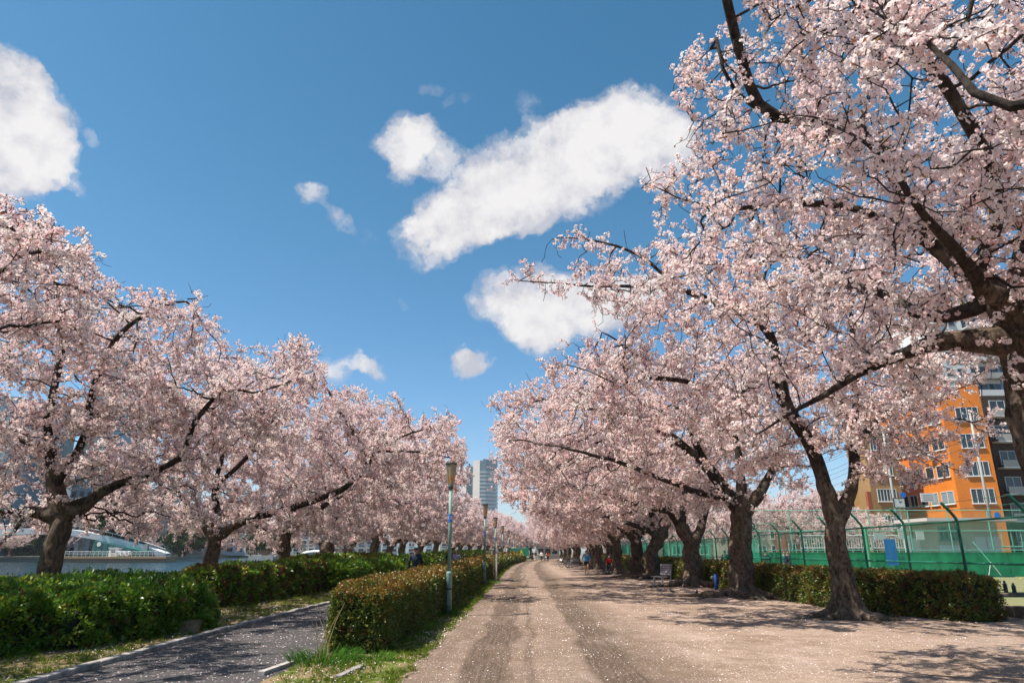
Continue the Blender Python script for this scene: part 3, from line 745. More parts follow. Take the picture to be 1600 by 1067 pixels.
def hedge(name, cl, halfw, height, y0, dens, variants, pick, label, group=None, seed=1, bulge=.05, falloff=14., lump=.06, zbase=0.0, cat='hedge', round_=.12):
    """clipped hedge along a centre line cl: list of (x, y); leaves stand on a lumpy rounded box"""
    rng = np.random.default_rng(seed); P = spl([(x, y, 0) for x, y in cl], .25); n = len(P); base = P[0].copy()
    root = empty(name, tuple(base)); tag(root, label, cat, group)
    # cross-section as angle -> offset
    nk = 22; v = []; f = []
    prof = []
    for k in range(nk + 1):
        t = k / nk
        per = 2 * height + 2 * halfw; s_ = t * per
        if s_ < height: q = (-halfw, s_)
        elif s_ < height + 2 * halfw: q = (-halfw + s_ - height, height)
        else: q = (halfw, per - s_)
        # round the shoulders
        x, z = q; rx = max(0, abs(x) - (halfw - round_)) / round_; rz_ = max(0, z - (height - round_)) / round_
        if rx > 0 and rz_ > 0:
            L = math.hypot(rx, rz_)
            if L > 1: x = math.copysign(halfw - round_ + round_ * rx / L, x); z = height - round_ + round_ * rz_ / L
        prof.append((x, z))
    def surf(i, k, grow_=0.0):
        i0 = min(int(i), n - 1); i1 = min(i0 + 1, n - 1); fr = i - i0; c = P[i0] * (1 - fr) + P[i1] * fr
        j0 = max(0, i0 - 1); j1 = min(n - 1, i0 + 2); t = P[j1] - P[j0]; t /= np.linalg.norm(t); s = np.array([t[1], -t[0], 0])
        k0 = min(int(k), nk - 1); fk_ = k - k0; x = prof[k0][0] * (1 - fk_) + prof[k0 + 1][0] * fk_; z = prof[k0][1] * (1 - fk_) + prof[k0 + 1][1] * fk_
        nx, nz = x / halfw, max(0, (z - height * .55) / (height * .45)); L = math.hypot(nx, nz) + 1e-6
        q = c + s * x + np.array([0, 0, z])
        d = lump * mnoise.noise(Vector((q[0] * 1.6, q[1] * 1.6, q[2] * 1.9))) * 1.6 + lump * .6 * mnoise.noise(Vector((q[0] * 5, q[1] * 5, q[2] * 5))) + grow_
        nrm = s * nx / L + np.array([0, 0, nz / L])
        ee = 0.0
        e_ = min(i, n - 1 - i) * .25
        if e_ < .35: ee = (1 - e_ / .35) ** 2 * .12
        q = q + nrm * d; q[0] = q[0] * (1 - ee) + c[0] * ee; q[2] *= (1 - ee)
        return q, nrm, t
    for i in range(n):
        for k in range(nk + 1):
            q, nr_, t = surf(i, k, -.035); v.append(tuple(q - base))
    for i in range(n - 1):
        for k in range(nk): a = i * (nk + 1) + k; f.append((a, a + 1, a + nk + 2, a + nk + 1))
    f.append(tuple(range(nk + 1))); f.append(tuple((n - 1) * (nk + 1) + k for k in reversed(range(nk + 1))))
    mb = MB(); mb.add(v, f); mb.build('hedge_body', M['hedge_core'], root)
    pts, dirs, scs, vi = [], [], [], []
    seg = np.linalg.norm(np.diff(P, axis=0), axis=1); per = 2 * height + 2 * halfw
    for i in range(n - 1):
        dist = math.hypot(*(P[i][:2])); lod = max(1.0, dist / falloff); m_ = rng.poisson(dens * per * seg[i] / lod ** 1.7)
        for _ in range(m_):
            k = rng.random() * nk; q, nr_, t = surf(i + rng.random(), k, rng.normal(.0, bulge * .5)); pts.append(q - base); dirs.append(nr_ + rng.normal(0, .45, 3) + np.array([0, 0, .25])); scs.append(rng.uniform(.75, 1.3) * lod ** .85); vi.append(pick(q[2] / height, rng, q))
    for e_, sgn in ((0, -1), (n - 1, 1)):
        t = P[min(n - 1, e_ + 1)] - P[max(0, e_ - 1)]; t /= np.linalg.norm(t); s = np.array([t[1], -t[0], 0]); lod = max(1.0, math.hypot(*(P[e_][:2])) / falloff)
        for _ in range(rng.poisson(dens * 2 * halfw * height / lod ** 1.7)):
            x = rng.uniform(-1, 1) * halfw * .97; z = rng.uniform(.02, .98) * height; q = P[e_] + s * x + np.array([0, 0, z]) + t * sgn * rng.normal(.02 - .16 * (max(0, abs(x) / halfw - .7) + max(0, z / height - .8)), bulge * .6)
            pts.append(q - base); dirs.append(t * sgn + rng.normal(0, .5, 3) + np.array([0, 0, .2])); scs.append(rng.uniform(.75, 1.3) * lod ** .85); vi.append(pick(z / height, rng, q))
    pts = np.array(pts); dirs = np.array(dirs)
    o = scatter('foliage', pts, euler_for(dirs, rng), scs, vi, variants, root); o['kind'] = 'stuff'
    return root
def pick_clip(h, r, q):
    t = (.74 if h > .93 else .30 if h > .82 else .05 if h > .5 else .02) + .25 * mnoise.noise(Vector((q[0] * 1.3, q[1] * .8, 4)))
    if r.random() < t: return int(r.choice((2, 3)))
    return int(r.choice((0, 1, 4), p=(.48, .47, .05)))
hedge('hedge', [(-2.70, 12.0), (-2.70, 30), (-2.72, 60), (-2.72 + bend(80), 80), (-2.72 + bend(100), 100), (-2.72 + bend(130), 130)], .46, 1.0, 12, 620, SP_HG, pick_clip,
      'long clipped hedge with rust-brown top between the asphalt path and the dirt road', seed=3, falloff=12, lump=.085)
def pick_az(h, r, q):
    return 3 if r.random() < .05 else int(r.integers(0, 3))
def pick_azb(h, r, q):
    return 3 if r.random() < .30 else int(r.integers(0, 3))
hedge('azalea_hedge', [(-10.5, 8.6), (-9.7, 11), (-8.65, 13.6), (-7.85, 16.2)], 1.2, .76, 8, 210, SP_AZ, pick_az, 'nearest bright green azalea hedge at the lower left beside the shaded path', 'azalea hedges between path and river', seed=4, lump=.19, round_=.34, bulge=.14)
hedge('azalea_hedge', [(-12.9, 7.0), (-12.6, 9), (-12.0, 11), (-11.4, 13.2)], .9, .76, 8, 200, SP_AZ, pick_az, 'dark shaded green hedge cut off by the left edge, behind the nearest azaleas', 'azalea hedges between path and river', seed=5, lump=.19, round_=.34, bulge=.14)
hedge('azalea_hedge', [(-10.6, 14.5), (-10.2, 17.5), (-9.9, 20.8)], .95, .76, 8, 210, SP_AZ, pick_az, 'green hedge at the foot of the dark leaning left tree, with sunlit tips', 'azalea hedges between path and river', seed=6, lump=.19, round_=.34, bulge=.14)
hedge('azalea_hedge', [(-9.6, 21.6), (-9.5, 25), (-9.3, 28), (-9.2, 31)], .75, .98, 8, 210, SP_AZ, pick_azb, 'boxy hedge with reddish top and dark shaded side beyond the nearest azaleas', 'azalea hedges between path and river', seed=7, lump=.07, round_=.2, bulge=.07)
hedge('azalea_hedge', [(-8.2, 30.2), (-7.9, 33), (-7.3, 36.5)], .95, .92, 8, 210, SP_AZ, pick_az, 'sunlit yellow-green rounded hedge left of the man in the navy coat', 'azalea hedges between path and river', seed=8, lump=.14, round_=.35, bulge=.09)
hedge('azalea_hedge', [(-7.6, 38.5), (-7.3, 43), (-7.1, 48)], .8, .95, 8, 200, SP_AZ, pick_az, 'green hedge behind the man in the navy coat', 'azalea hedges between path and river', seed=9, lump=.14, round_=.35, bulge=.09)
hedge('azalea_hedge', [(-7.2, 50), (-7.2, 62), (-7.2 + bend(80), 80), (-7.2 + bend(110), 110)], .7, 1.0, 8, 240, SP_AZ, pick_azb, 'far green hedge along the path behind the walking couple', 'azalea hedges between path and river', seed=10, lump=.12, round_=.3, bulge=.09)
hedge('azalea_hedge', [(-10.6, 33), (-10.2, 40), (-9.9, 50)], .7, 1.1, 8, 240, SP_AZ, pick_azb, 'reddish hedge at the waterside below the V-shaped tree', 'azalea hedges between path and river', seed=12, lump=.1, round_=.3, bulge=.09)
def pick_right(h, r, q):
    t = .42 if h > .85 else .12
    if r.random() < t: return int(r.choice((2, 3)))
    return int(r.choice((0, 1, 4), p=(.45, .35, .20)))
hedge('hedge', [(11.15, 17.8), (9.75, 21.5), (9.6, 26), (9.6, 38)], .60, .98, 17, 420, SP_HG, pick_right, 'dark brown-green clipped hedge behind the right-hand trunks, ending near the green fence post', seed=13, lump=.07, falloff=14)
hedge('hedge', [(9.6, 40), (9.6, 60), (9.6 + bend(90), 90)], .55, .98, 17, 380, SP_HG, pick_right, 'farther stretch of clipped hedge behind the red jacket and wheelchair', seed=14, lump=.07, falloff=14)

# grass tufts
def tuft(seed, n, h, mat, lean=.5):
    rnd = random.Random(seed); mb = MB()
    for i in range(n):
        a = rnd.uniform(0, 6.28); r_ = rnd.uniform(0, .035); b0 = Vector((0, math.cos(a) * r_, math.sin(a) * r_)); d = Vector((1, math.cos(a) * lean * rnd.random(), math.sin(a) * lean * rnd.random())).normalized()
        e = d.cross(Vector((rnd.uniform(-1, 1), rnd.uniform(-1, 1), rnd.uniform(-1, 1)))).normalized(); L = h * rnd.uniform(.5, 1.2); w = .0035
        mid = b0 + d * L * .6; tip_ = mid + (d + Vector((-.35, math.cos(a) * .5, math.sin(a) * .5))).normalized() * L * .5
        mb.add([b0 - e * w, b0 + e * w, mid + e * w * .8, mid - e * w * .8, tip_], [(0, 1, 2, 3), (3, 2, 4)], 0)
    return mb
TU = [proto('grass_tuft_%s' % 'abcde'[k], tuft(50 + k, 12, (.06, .05, .08, .05, .045)[k], None, (.5, .8, .4, .9, .9)[k]), [M['grass'] if k < 4 else M['straw']]) for k in range(5)]
rng = np.random.default_rng(77)
def turf(name, n, ymin, ymax, lo, hi, seed, big=1.0, keep=None):
    g = np.random.default_rng(seed); y = ymin * (ymax / ymin) ** g.random(n); x = np.array([g.uniform(lo(q), hi(q)) for q in y])
    den = np.array([mnoise.noise(Vector((a * 1.4, b * 1.1, 5))) for a, b in zip(x, y)]); k = (den + g.uniform(-.45, .45, n)) > -.12
    if keep is not None: k &= keep(x, y, g)
    x, y = x[k], y[k]; m_ = len(x); D = g.normal(0, .22, (m_, 3)); D[:, 2] = 1
    o = scatter(name, np.stack([x, y, np.full(m_, .022)], 1), euler_for(D, g), g.uniform(.6, 1.3, m_) * big * np.clip(y / 16, 1, 3) ** .6, g.choice(5, m_, p=[.27, .25, .16, .22, .10]), TU, None)
    tag(o, 'short green grass growing in the verge and under the trees', 'grass', kind='stuff'); return o
turf('grass', 17000, 6, 90, lambda y: -2.45 + bend(y) - (.8 if y < 11.8 else 0), lambda y: verge_r(y) + .05, 1, keep=lambda x, y, g: ~((x > -2.0 + np.array([bend(q) for q in y])) & (g.random(len(x)) < .45)))
o = turf('grass', 26000, 7, 60, lambda y: -13.5, lambda y: path_left(y) - .15, 2); o['label'] = 'patchy green grass between the kerb and the azalea hedges'
# lusher weeds at the hedge's near end and round the lamp foot
def clump(name, cx, cy, r_, n, h, label, straw=0, seed=0):
    root = empty(name, (cx, cy, 0)); tag(root, label, 'weeds'); rnd = random.Random(seed); mb = MB()
    for i in range(n):
        a = rnd.uniform(0, 6.28); q = rnd.random() ** .5 * r_; b0 = Vector((math.cos(a) * q, math.sin(a) * q, .01)); d = Vector((math.cos(a) * rnd.random(), math.sin(a) * rnd.random() , 1.3)).normalized(); L = h * rnd.uniform(.5, 1.2); w = .006
        e = d.cross(Vector((rnd.uniform(-1, 1), rnd.uniform(-1, 1), .1))).normalized(); m1 = b0 + d * L * .6; t_ = m1 + (d + Vector((math.cos(a), math.sin(a), -.2)) * .9).normalized() * L * .5
        mb.add([b0 - e * w, b0 + e * w, m1 + e * w, m1 - e * w, t_], [(0, 1, 2, 3), (3, 2, 4)], 0)
    o = mb.build('blades', [leafy(name + '_leaf', (.045, .13, .02), (.09, .20, .03), .4, c3=(.22, .27, .06))], root); o['kind'] = 'stuff'
    for i in range(straw):
        a = rnd.uniform(0, 6.28); b0 = Vector((rnd.uniform(-.15, .15), rnd.uniform(-.1, .1), 0)); L = rnd.uniform(.5, .85); pts = [b0 + Vector((math.cos(a) * t * t * .35 * L, math.sin(a) * t * t * .35 * L, L * t)) for t in (0, .35, .7, 1)]
        mb = MB(); mb.tube(pts, [.006, .005, .004, .002], 5); mb.build('dry_stem', M['straw'], root)
    return root
clump('weed_clump', -2.95, 11.0, .48, 300, .27, 'lush green weeds with dry straw stems at the near end of the rust-topped hedge', 9, 1)
clump('weed_clump', -2.25, 11.25, .30, 200, .16, 'low fresh green weeds under the right corner of the near hedge end', 0, 2)
for i, (x, y, r_, n_, lb) in enumerate(((-2.0, 19.0, .28, 190, 'fresh green weeds round the foot of the nearest lamp post'), (-2.15, 36.4, .3, 110, 'weeds round the foot of the second lamp post'), (-1.55, 37.6, .35, 130, 'weeds round the white and brown stakes'), (-2.15, 15.4, .3, 170, 'green weeds at the shaded hedge foot before the nearest lamp'))):
    clump('weed_clump', x, y, r_, n_, .2, lb, 0, 10 + i)

# fallen petals near enough to be seen one by one
mbp = []
for k in range(3):
    rnd = random.Random(k); q = MB(); r_ = .009
    pp = [Vector((0, math.cos(a) * r_ * rnd.uniform(.7, 1.2), math.sin(a) * r_ * rnd.uniform(.8, 1.4))) + Vector((rnd.uniform(0, .004), 0, 0)) for a in (0, 1.5, 3.1, 4.6)]
    q.add(pp, [(0, 1, 2, 3)], 0); mbp.append(proto('petal_%s' % 'abc'[k], q, [M['fallen']]))
def petals(n, x0, x1, y0, y1, z, seed, thr, label):
    g = np.random.default_rng(seed); y = y0 * (y1 / y0) ** g.random(n); x = g.uniform(x0, x1, n)
    d = np.array([mnoise.noise(Vector((a * .9, b * .7, 9))) + .7 * mnoise.noise(Vector((a * 4, b * 4, 2))) for a, b in zip(x, y)]); k = d + g.uniform(-.5, .5, n) > thr; x, y = x[k], y[k]; m_ = len(x)
    D = g.normal(0, .2, (m_, 3)); D[:, 2] = 1
    zz = np.array([(relief(a, b) if a > -1.5 else 0) for a, b in zip(x, y)]) + z
    o = scatter('fallen_petals', np.stack([x, y, zz], 1), euler_for(D, g), g.uniform(.5, 1.25, m_) * np.clip(y / 12, .9, 1.4), g.integers(0, 3, m_), mbp, None); tag(o, label, 'petals', kind='stuff')
petals(24000, -1.4, 11, 5, 34, .008, 21, +.22, 'pale pink cherry petals strewn over the dirt road')
petals(5000, -6.0, -3.3, 5, 26, .018, 22, .0, 'pale petals scattered on the shaded asphalt path')
petals(4500, -3.2, -1.4, 5, 20, .06, 23, .0, 'pale petals caught in the grass verge')
petals(6000, -9, -6.2, 6, 24, .05, 24, .1, 'pale petals on the grass behind the kerb')

# ------------------------------------------------------------------ buildings
M['glass_dark'] = pbr('window_glass', (.03, .04, .05), .12, spec=.8)
M['glass_pale'] = pbr('pale_window_glass', (.22, .27, .29), .2, spec=.8)
M['frame_white'] = pbr('white_frame', (.62, .62, .60), .5)
M['frame_grey'] = pbr('grey_frame', (.25, .26, .27), .5)
def tile_mat(name, c1, c2, sx=4, sy=14):
    m, N, out = new_mat(name); b = N.n('ShaderNodeBsdfPrincipled'); N.link(b.outputs[0], out.inputs[0]); b.inputs['Roughness'].default_value = .55
    tc = N.n('ShaderNodeTexCoord').outputs['Object']; sp = N.n('ShaderNodeSeparateXYZ'); N.link(tc, sp.inputs[0])
    cv = N.n('ShaderNodeCombineXYZ'); N.link(N.m('ADD', sp.outputs[0], sp.outputs[1]), cv.inputs[0]); N.link(sp.outputs[2], cv.inputs[1])
    bk = N.n('ShaderNodeTexBrick'); N.link(cv.outputs[0], bk.inputs['Vector']); bk.inputs['Scale'].default_value = 1.0
    bk.inputs['Brick Width'].default_value = 1 / sx; bk.inputs['Row Height'].default_value = 1 / sy; bk.inputs['Mortar Size'].default_value = .008
    bk.inputs['Color1'].default_value = (*c1, 1); bk.inputs['Color2'].default_value = (*c2, 1); bk.inputs['Mortar'].default_value = tuple(x * .6 for x in c1) + (1,)
    c = N.mix(N.m('MULTIPLY', N.ramp(N.noise(N.mapping(tc, (1, 1, .18)), .9, 6, .7), [(.4, 0), (.7, 1)]), .45), bk.outputs[0], tuple(x * .62 for x in c1)); N.link(c, b.inputs['Base Color'])
    return m
M['orange_tile'] = tile_mat('orange_tile', (.72, .195, .018), (.80, .25, .03))
M['ochre_tile'] = tile_mat('ochre_tile', (.36, .20, .075), (.42, .25, .10))
M['white_wall'] = pbr('white_wall', (.66, .66, .65), .8, var=.08, vscale=.4)
M['concrete'] = pbr('concrete', (.36, .35, .33), .85, var=.18, vscale=.5, bump=.2)
M['dark_wall'] = pbr('dark_wall', (.055, .035, .03), .8, var=.2)  # on the recessed balcony block this dark tone stands in for shade
M['blue_roof'] = pbr('blue_roof', (.06, .10, .18), .5)
M['tower_wall'] = pbr('tower_wall', (.50, .45, .41), .7, var=.06, vscale=.05)
M['tower_glass'] = pbr('tower_glass', (.17, .24, .28), .25, spec=.9)
M['tower_band'] = pbr('tower_band', (.56, .56, .54), .6)

def window(parent, x, z, w, h, face='f', mull=1, fm='frame_white', gm='glass_dark', depth=.12, sill=True, cache={}):
    """a framed window on the local front face (y=0, looking to -y); frame > pane"""
    key = (round(w, 2), round(h, 2), mull, fm, gm)
    if key not in cache:
        a = MB(); t = .07
        a.box(-w / 2, -.06, 0, -w / 2 + t, .02, h); a.box(w / 2 - t, -.06, 0, w / 2, .02, h); a.box(-w / 2 + t, -.06, 0, w / 2 - t, .02, t); a.box(-w / 2 + t, -.06, h - t, w / 2 - t, .02, h)
        for k in range(mull): q = -w / 2 + w * (k + 1) / (mull + 1); a.box(q - t / 2, -.05, t, q + t / 2, .01, h - t)
        if sill: a.box(-w / 2 - .08, -.16, -.08, w / 2 + .08, .02, -.005)
        p = MB(); p.box(-w / 2 + t, -.012, t, w / 2 - t, .015, h - t)
        fo = a.build('window', M[fm], parent); po = p.build('pane', M[gm], fo); cache[key] = (fo.data, po.data)
    else:
        fo = link('window', cache[key][0], parent); po = link('pane', cache[key][1], fo)
    fo.location = (x, 0, z); return fo
def wall_block(parent, name, pts, z0, z1, mat):
    """prism on a footprint"""
    mb = MB(); n = len(pts); mb.add([(x, y, z0) for x, y in pts] + [(x, y, z1) for x, y in pts], [tuple(reversed(range(n))), tuple(range(n, 2 * n))] + [(i, (i + 1) % n, n + (i + 1) % n, n + i) for i in range(n)])
    return mb.build(name, mat, parent)
def on_face(o, A, B, s, z, off=.0):
    """put a window object on the wall A->B (seen from outside with A at the left) at distance s from A"""
    A = np.array(A); B = np.array(B); d = (B - A) / np.linalg.norm(B - A); n = np.array([d[1], -d[0]])
    p = A + d * s + n * off; o.location = (p[0], p[1], z); o.rotation_euler = (0, 0, math.atan2(d[1], d[0]))
def xy(px, Y, py=760): q = at(px, py, Y); return (q[0], q[1])
def zat(px, py, Y): return float(at(px, py, Y)[2])

# orange tiled block
A = xy(1396, 97); B = xy(1494, 85); Cc = xy(1560, 84); Dd = (Cc[0] + 1.0, 100); E = (A[0] + 2, 112)
root = empty('apartment_building', (B[0], B[1], 0)); tag(root, 'bright orange tiled block with ribbon windows above the tennis court fence', 'building')
sh = lambda p: (p[0] - B[0], p[1] - B[1])
a_, b_, c_, d_, e_ = map(sh, (A, B, Cc, Dd, E)); top = zat(1520, 594, 84)
wall_block(root, 'wall', [a_, b_, c_, d_, e_], 0, top, M['orange_tile'])
wall_block(root, 'parapet', [(p[0] * 1.0, p[1] - .1) for p in (a_, b_, c_, d_, e_)], top + .003, top + .35, M['white_wall'])
lenA = math.dist(a_, b_); lenB = math.dist(b_, c_)
rows = [zat(1530, y_, 84) for y_ in (790, 744, 701, 657, 0)][:4]
rows = [zat(1535, 786, 84), zat(1535, 743, 84), zat(1535, 699, 84), zat(1535, 657, 84)]
for z in rows:
    w = window(root, 0, 0, lenB * .56, 1.75, mull=3); on_face(w, b_, c_, lenB * .60, z, .02)
    for s, ww, mu in ((.86, 2.3, 1), (.66, 1.5, 0), (.50, 1.5, 0), (.33, 1.5, 1), (.15, 2.2, 1)):
        w = window(root, 0, 0, ww, 1.55, mull=mu, gm=('glass_dark', 'glass_pale', 'glass_dark')[int(z * 7 + s * 31) % 3]); on_face(w, a_, b_, lenA * s, z + .05, .02)
z = zat(1450, 618, 88)
for s, ww, mu in ((.55, 1.9, 1), (.84, 2.4, 1)):
    w = window(root, 0, 0, ww, 1.2, mull=mu, gm='glass_pale'); on_face(w, a_, b_, lenA * s, z, .02)
for dz, nm in ((-.25, 'trim'), (1.42, 'trim')):
    mb = MB(); mb.box(0, -.09, 0, lenA * .62, .02, .14); o = mb.build(nm, M['frame_white'], root); on_face(o, a_, b_, lenA * .38, z + dz, .0)
mb = MB(); mb.box(0, -.05, 0, .14, .02, 1.9); o = mb.build('trim', M['frame_white'], root); on_face(o, a_, b_, lenA * .69, z - .1, .0)
w = window(root, 0, 0, lenB * .30, 1.2, mull=1, gm='glass_pale'); on_face(w, b_, c_, lenB * .3, z + .4, .02)
for k, s in enumerate((.08, .42, .76)):
    mb = MB(); mb.box(-.42, -.34, 0, .42, 0, .62); o = mb.build('air_conditioner', M['frame_white'], root); on_face(o, a_, b_, lenA * s, rows[k % 4] - .85, .25)
# recessed block with pale balconies; its shade is put into the wall colour
P0 = xy(1562, 88); root = empty('apartment_building', (P0[0], P0[1], 0)); tag(root, 'recessed building with deep balconies right of the orange block, its shade painted as dark brown', 'building')
wall_block(root, 'wall', [(0, 0), (14, 0), (14, 12), (0, 12)], 0, 21, M['dark_wall'])
for k in range(6):
    z = 1.8 + k * 3.25
    mb = MB(); mb.box(.2, -1.3, 0, 10, -.003, .16); o = mb.build('balcony_slab', M['white_wall'], root); o.location = (0, 0, z)
    mb = MB(); mb.box(.2, -1.3, .165, 10, -1.22, 1.0); o = mb.build('balcony_wall', M['concrete'], root); o.location = (0, 0, z)
    for s in (1.8, 5, 8): w = window(root, s, z + .6, 2.0, 1.7, mull=1); w.location.y = -.02
# grey and white tower block behind
P0 = xy(1468, 118, 560); root = empty('apartment_building', (P0[0], P0[1], 0)); tag(root, 'tall grey and white balconied block rising behind the orange building', 'building')
W_ = xy(1590, 118, 560)[0] - P0[0]; H_ = zat(1520, 470, 118)
wall_block(root, 'wall', [(0, 0), (W_, 0), (W_, 14), (0, 14)], 0, H_, M['white_wall'])
k = 0; z = 18.0
while z < H_ - 2:
    mb = MB(); mb.box(W_ * .36, -1.5, 0, W_ * .96, -.003, .18); mb.box(W_ * .36, -1.5, .183, W_ * .96, -1.42, 1.05); o = mb.build('balcony', M['frame_white'] if k % 2 else M['concrete'], root); o.location = (0, 0, z)
    for s in (.46, .64, .82): w = window(root, W_ * s, z + .25, 2.6, 2.2, mull=1, fm='frame_grey'); w.location.y = -.02
    for s in (.1, .24): w = window(root, W_ * s, z + .8, 1.2, 1.3, mull=0, fm='frame_grey'); w.location.y = -.02
    z += 3.1; k += 1
for s in (.66,): mb = MB(); mb.box(W_ * s - .1, -1.46, 18, W_ * s + .1, -1.2, H_); mb.build('balcony_divider', M['blue_roof'], root)
# ochre block at the left of the orange one
def plain_block(px0, px1, Y, pyt, mat, label, floors, cols, fm='frame_white', gm='glass_dark', ww=None, wh=1.5, mull=2, depth=12, roof=None, cat='building', z0=1.2, name='building'):
    p0 = xy(px0, Y); p1 = xy(px1, Y); root = empty(name, (p0[0], p0[1], 0)); tag(root, label, cat)
    w_ = p1[0] - p0[0]; h_ = zat((px0 + px1) / 2, pyt, Y); wall_block(root, 'wall', [(0, 0), (w_, 0), (w_, depth), (0, depth)], 0, h_, mat)
    fh = (h_ - .6) / floors; ww = ww or w_ / cols * .62
    for i in range(floors):
        for j in range(cols):
            w = window(root, w_ * (j + .5) / cols, i * fh + z0, ww, min(wh, fh - .9), mull=mull, fm=fm, gm=gm); w.location.y = -.02
    if roof: wall_block(root, 'roof', [(-.3, -.3), (w_ + .3, -.3), (w_ + .3, depth + .3), (-.3, depth + .3)], h_ + .003, h_ + .4, roof)
    return root
plain_block(1360, 1408, 90, 672, M['ochre_tile'], 'ochre tiled block with wide white-framed windows left of the orange building', 5, 1, mull=5, wh=1.6, depth=5, roof=M['concrete'])
M['brick_red'] = tile_mat('brick_red', (.22, .075, .045), (.27, .10, .06)); M['cream'] = pbr('cream_wall', (.52, .45, .36), .8, var=.1); M['mauve'] = pbr('mauve_wall', (.30, .20, .19), .8, var=.1)
plain_block(1296, 1352, 96, 772, M['dark_wall'], 'low dark shopfront building behind the forked cherry', 2, 3, mull=0, roof=M['concrete'])
plain_block(1218, 1290, 98, 790, M['brick_red'], 'red-brown brick building seen under the blossoms left of the forked cherry', 3, 4, mull=0, roof=M['concrete'])
plain_block(1130, 1212, 102, 800, M['cream'], 'cream building beyond the tennis court between the stout and forked cherries', 3, 4, mull=1)
plain_block(1040, 1124, 110, 800, M['mauve'], 'mauve-brown building beyond the court behind the twisted cherry', 3, 4, mull=1, roof=M['blue_roof'])
plain_block(940, 1030, 125, 785, M['concrete'], 'grey concrete building far behind the right-hand tree row', 4, 4, mull=1)
# rust-red pillar and yellow sign bars on the street
g = xy(1355, 74); root = empty('pillar', (g[0], g[1], 0)); tag(root, 'tall rust-red pillar left of the ochre building', 'pillar'); mb = MB(); mb.box(-.22, -.22, 0, .22, .22, zat(1355, 768, 74)); mb.build('shaft', pbr('rust_red', (.30, .085, .04), .7, var=.15), root); mb = MB(); mb.box(-.3, -.3, 0, .3, .3, .3); mb.build('foot', M['concrete'], root)
g = xy(1343, 76); root = empty('sign', (g[0], g[1], 0)); tag(root, 'narrow yellow street banner beside the rust-red pillar', 'sign'); mb = MB(); mb.box(-.2, -.03, 2.2, .2, .03, 5.6); mb.build('banner', pbr('sign_yellow', (.75, .42, .03), .6), root); mb = MB(); mb.tube([(0, .06, 0), (0, .06, 5.8)], .04, 6); mb.build('pole', M['frame_grey'], root)

# white building closing the road's far end
p0 = xy(838, 168, 862); root = empty('building', (p0[0], p0[1], 0)); tag(root, 'low pale grey hall with white roof at the far end of the dirt road', 'building'); w_ = xy(874, 168, 862)[0] - p0[0]
wall_block(root, 'wall', [(0, 0), (w_, 0), (w_, 9), (0, 9)], 0, 3.6, M['concrete']); wall_block(root, 'roof', [(-.6, -.6), (w_ + .6, -.6), (w_ + .6, 9.6), (-.6, 9.6)], 3.603, 4.1, M['white_wall'])
for s in (.2, .5, .8): w = window(root, w_ * s, 1.0, 1.4, 1.4, mull=0); w.location.y = -.02
# green fence and banners left of the road end
p0 = xy(797, 120, 862); root = empty('fence', (p0[0], p0[1], 0)); tag(root, 'far green mesh hoarding with a yellow triangle behind the last lamps', 'fence')
mb = MB(); mb.box(0, -.03, .9, 3.2, .03, 2.2); mb.build('panel', pbr('hoarding_green', (.02, .22, .12), .6), root)
mb = MB(); mb.add([(1.5, -.05, .95), (2.3, -.05, .95), (1.9, -.05, 2.0), (1.5, -.035, .95), (2.3, -.035, .95), (1.9, -.035, 2.0)], [(0, 1, 2), (5, 4, 3), (0, 3, 4, 1), (1, 4, 5, 2), (2, 5, 3, 0)]); mb.build('triangle', pbr('flag_yellow', (.75, .7, .08), .6), root)
for x in (0.04, 1.6, 3.16):
    mb = MB(); mb.tube([(x, .08, 0), (x, .08, 2.3)], .04, 6); mb.build('post', M['frame_grey'], root)

# skyscrapers beyond the avenue
def tower(px0, px1, Y, pyt, label, glass_from, kind):
    p0 = at(px0, 760, Y); p1 = at(px1, 760, Y); root = empty('skyscraper', (p0[0], Y, 0)); tag(root, label, 'skyscraper'); w_ = p1[0] - p0[0]; h_ = zat((px0 + px1) / 2, pyt, Y)
    f = .42 if kind == 'slim' else .30
    pts = [(0, 0)]
    wall_block(root, 'wall', [(0, 6), (w_ * f, 0), (w_ * f, 22), (0, 22)], 0, h_, M['tower_wall'])
    seg = [(w_ * f + .1, 0.2)] + [(w_ * f + (w_ * (1 - f)) * math.sin(a) , 14 - 14 * math.cos(a) + .2) for a in np.linspace(.35, math.pi / 2, 5)] + [(w_, 24), (w_ * f + .1, 24)]
    wall_block(root, 'glazing', seg, 0, h_ - (0 if kind == 'slim' else 0.5), M['tower_glass'])
    n = int(h_ / 3.9)
    for k in range(n):
        z = 3 + k * 3.9
        if kind == 'slim' and k > n * .62 and k < n - 1: continue
        if z > h_ - 2 or (kind != 'slim' and k > n - 4): continue
        sp = [((x - w_ * f) * 1.02 + w_ * f + .02, (y - 10) * 1.04 + 10) for x, y in seg]
        wall_block(root, 'floor_band', sp, z, z + 2.1, M['tower_band'])
    if kind == 'slim':
        wall_block(root, 'dark_storey', [(x * 1.01 - .1, (y - 10) * 1.04 + 10) for x, y in [(0, 6), (w_ * f, 0)] + seg[1:]], h_ * .66, h_ * .66 + 2.2, M['glass_dark'])
    else:
        wall_block(root, 'crown_screen', [(w_ * .42, 1), (w_ * 1.0, 4), (w_ * 1.0, 20), (w_ * .42, 20)], h_ - 9, h_ + 1.2, M['frame_grey'])
    return root
tower(719.5, 741, 760, 728, 'slimmer left skyscraper with a brown side and dark glass front', .6, 'slim')
tower(738, 776, 730, 718.5, 'wider right skyscraper with pale floor bands and a grey crown screen', 0, 'wide')
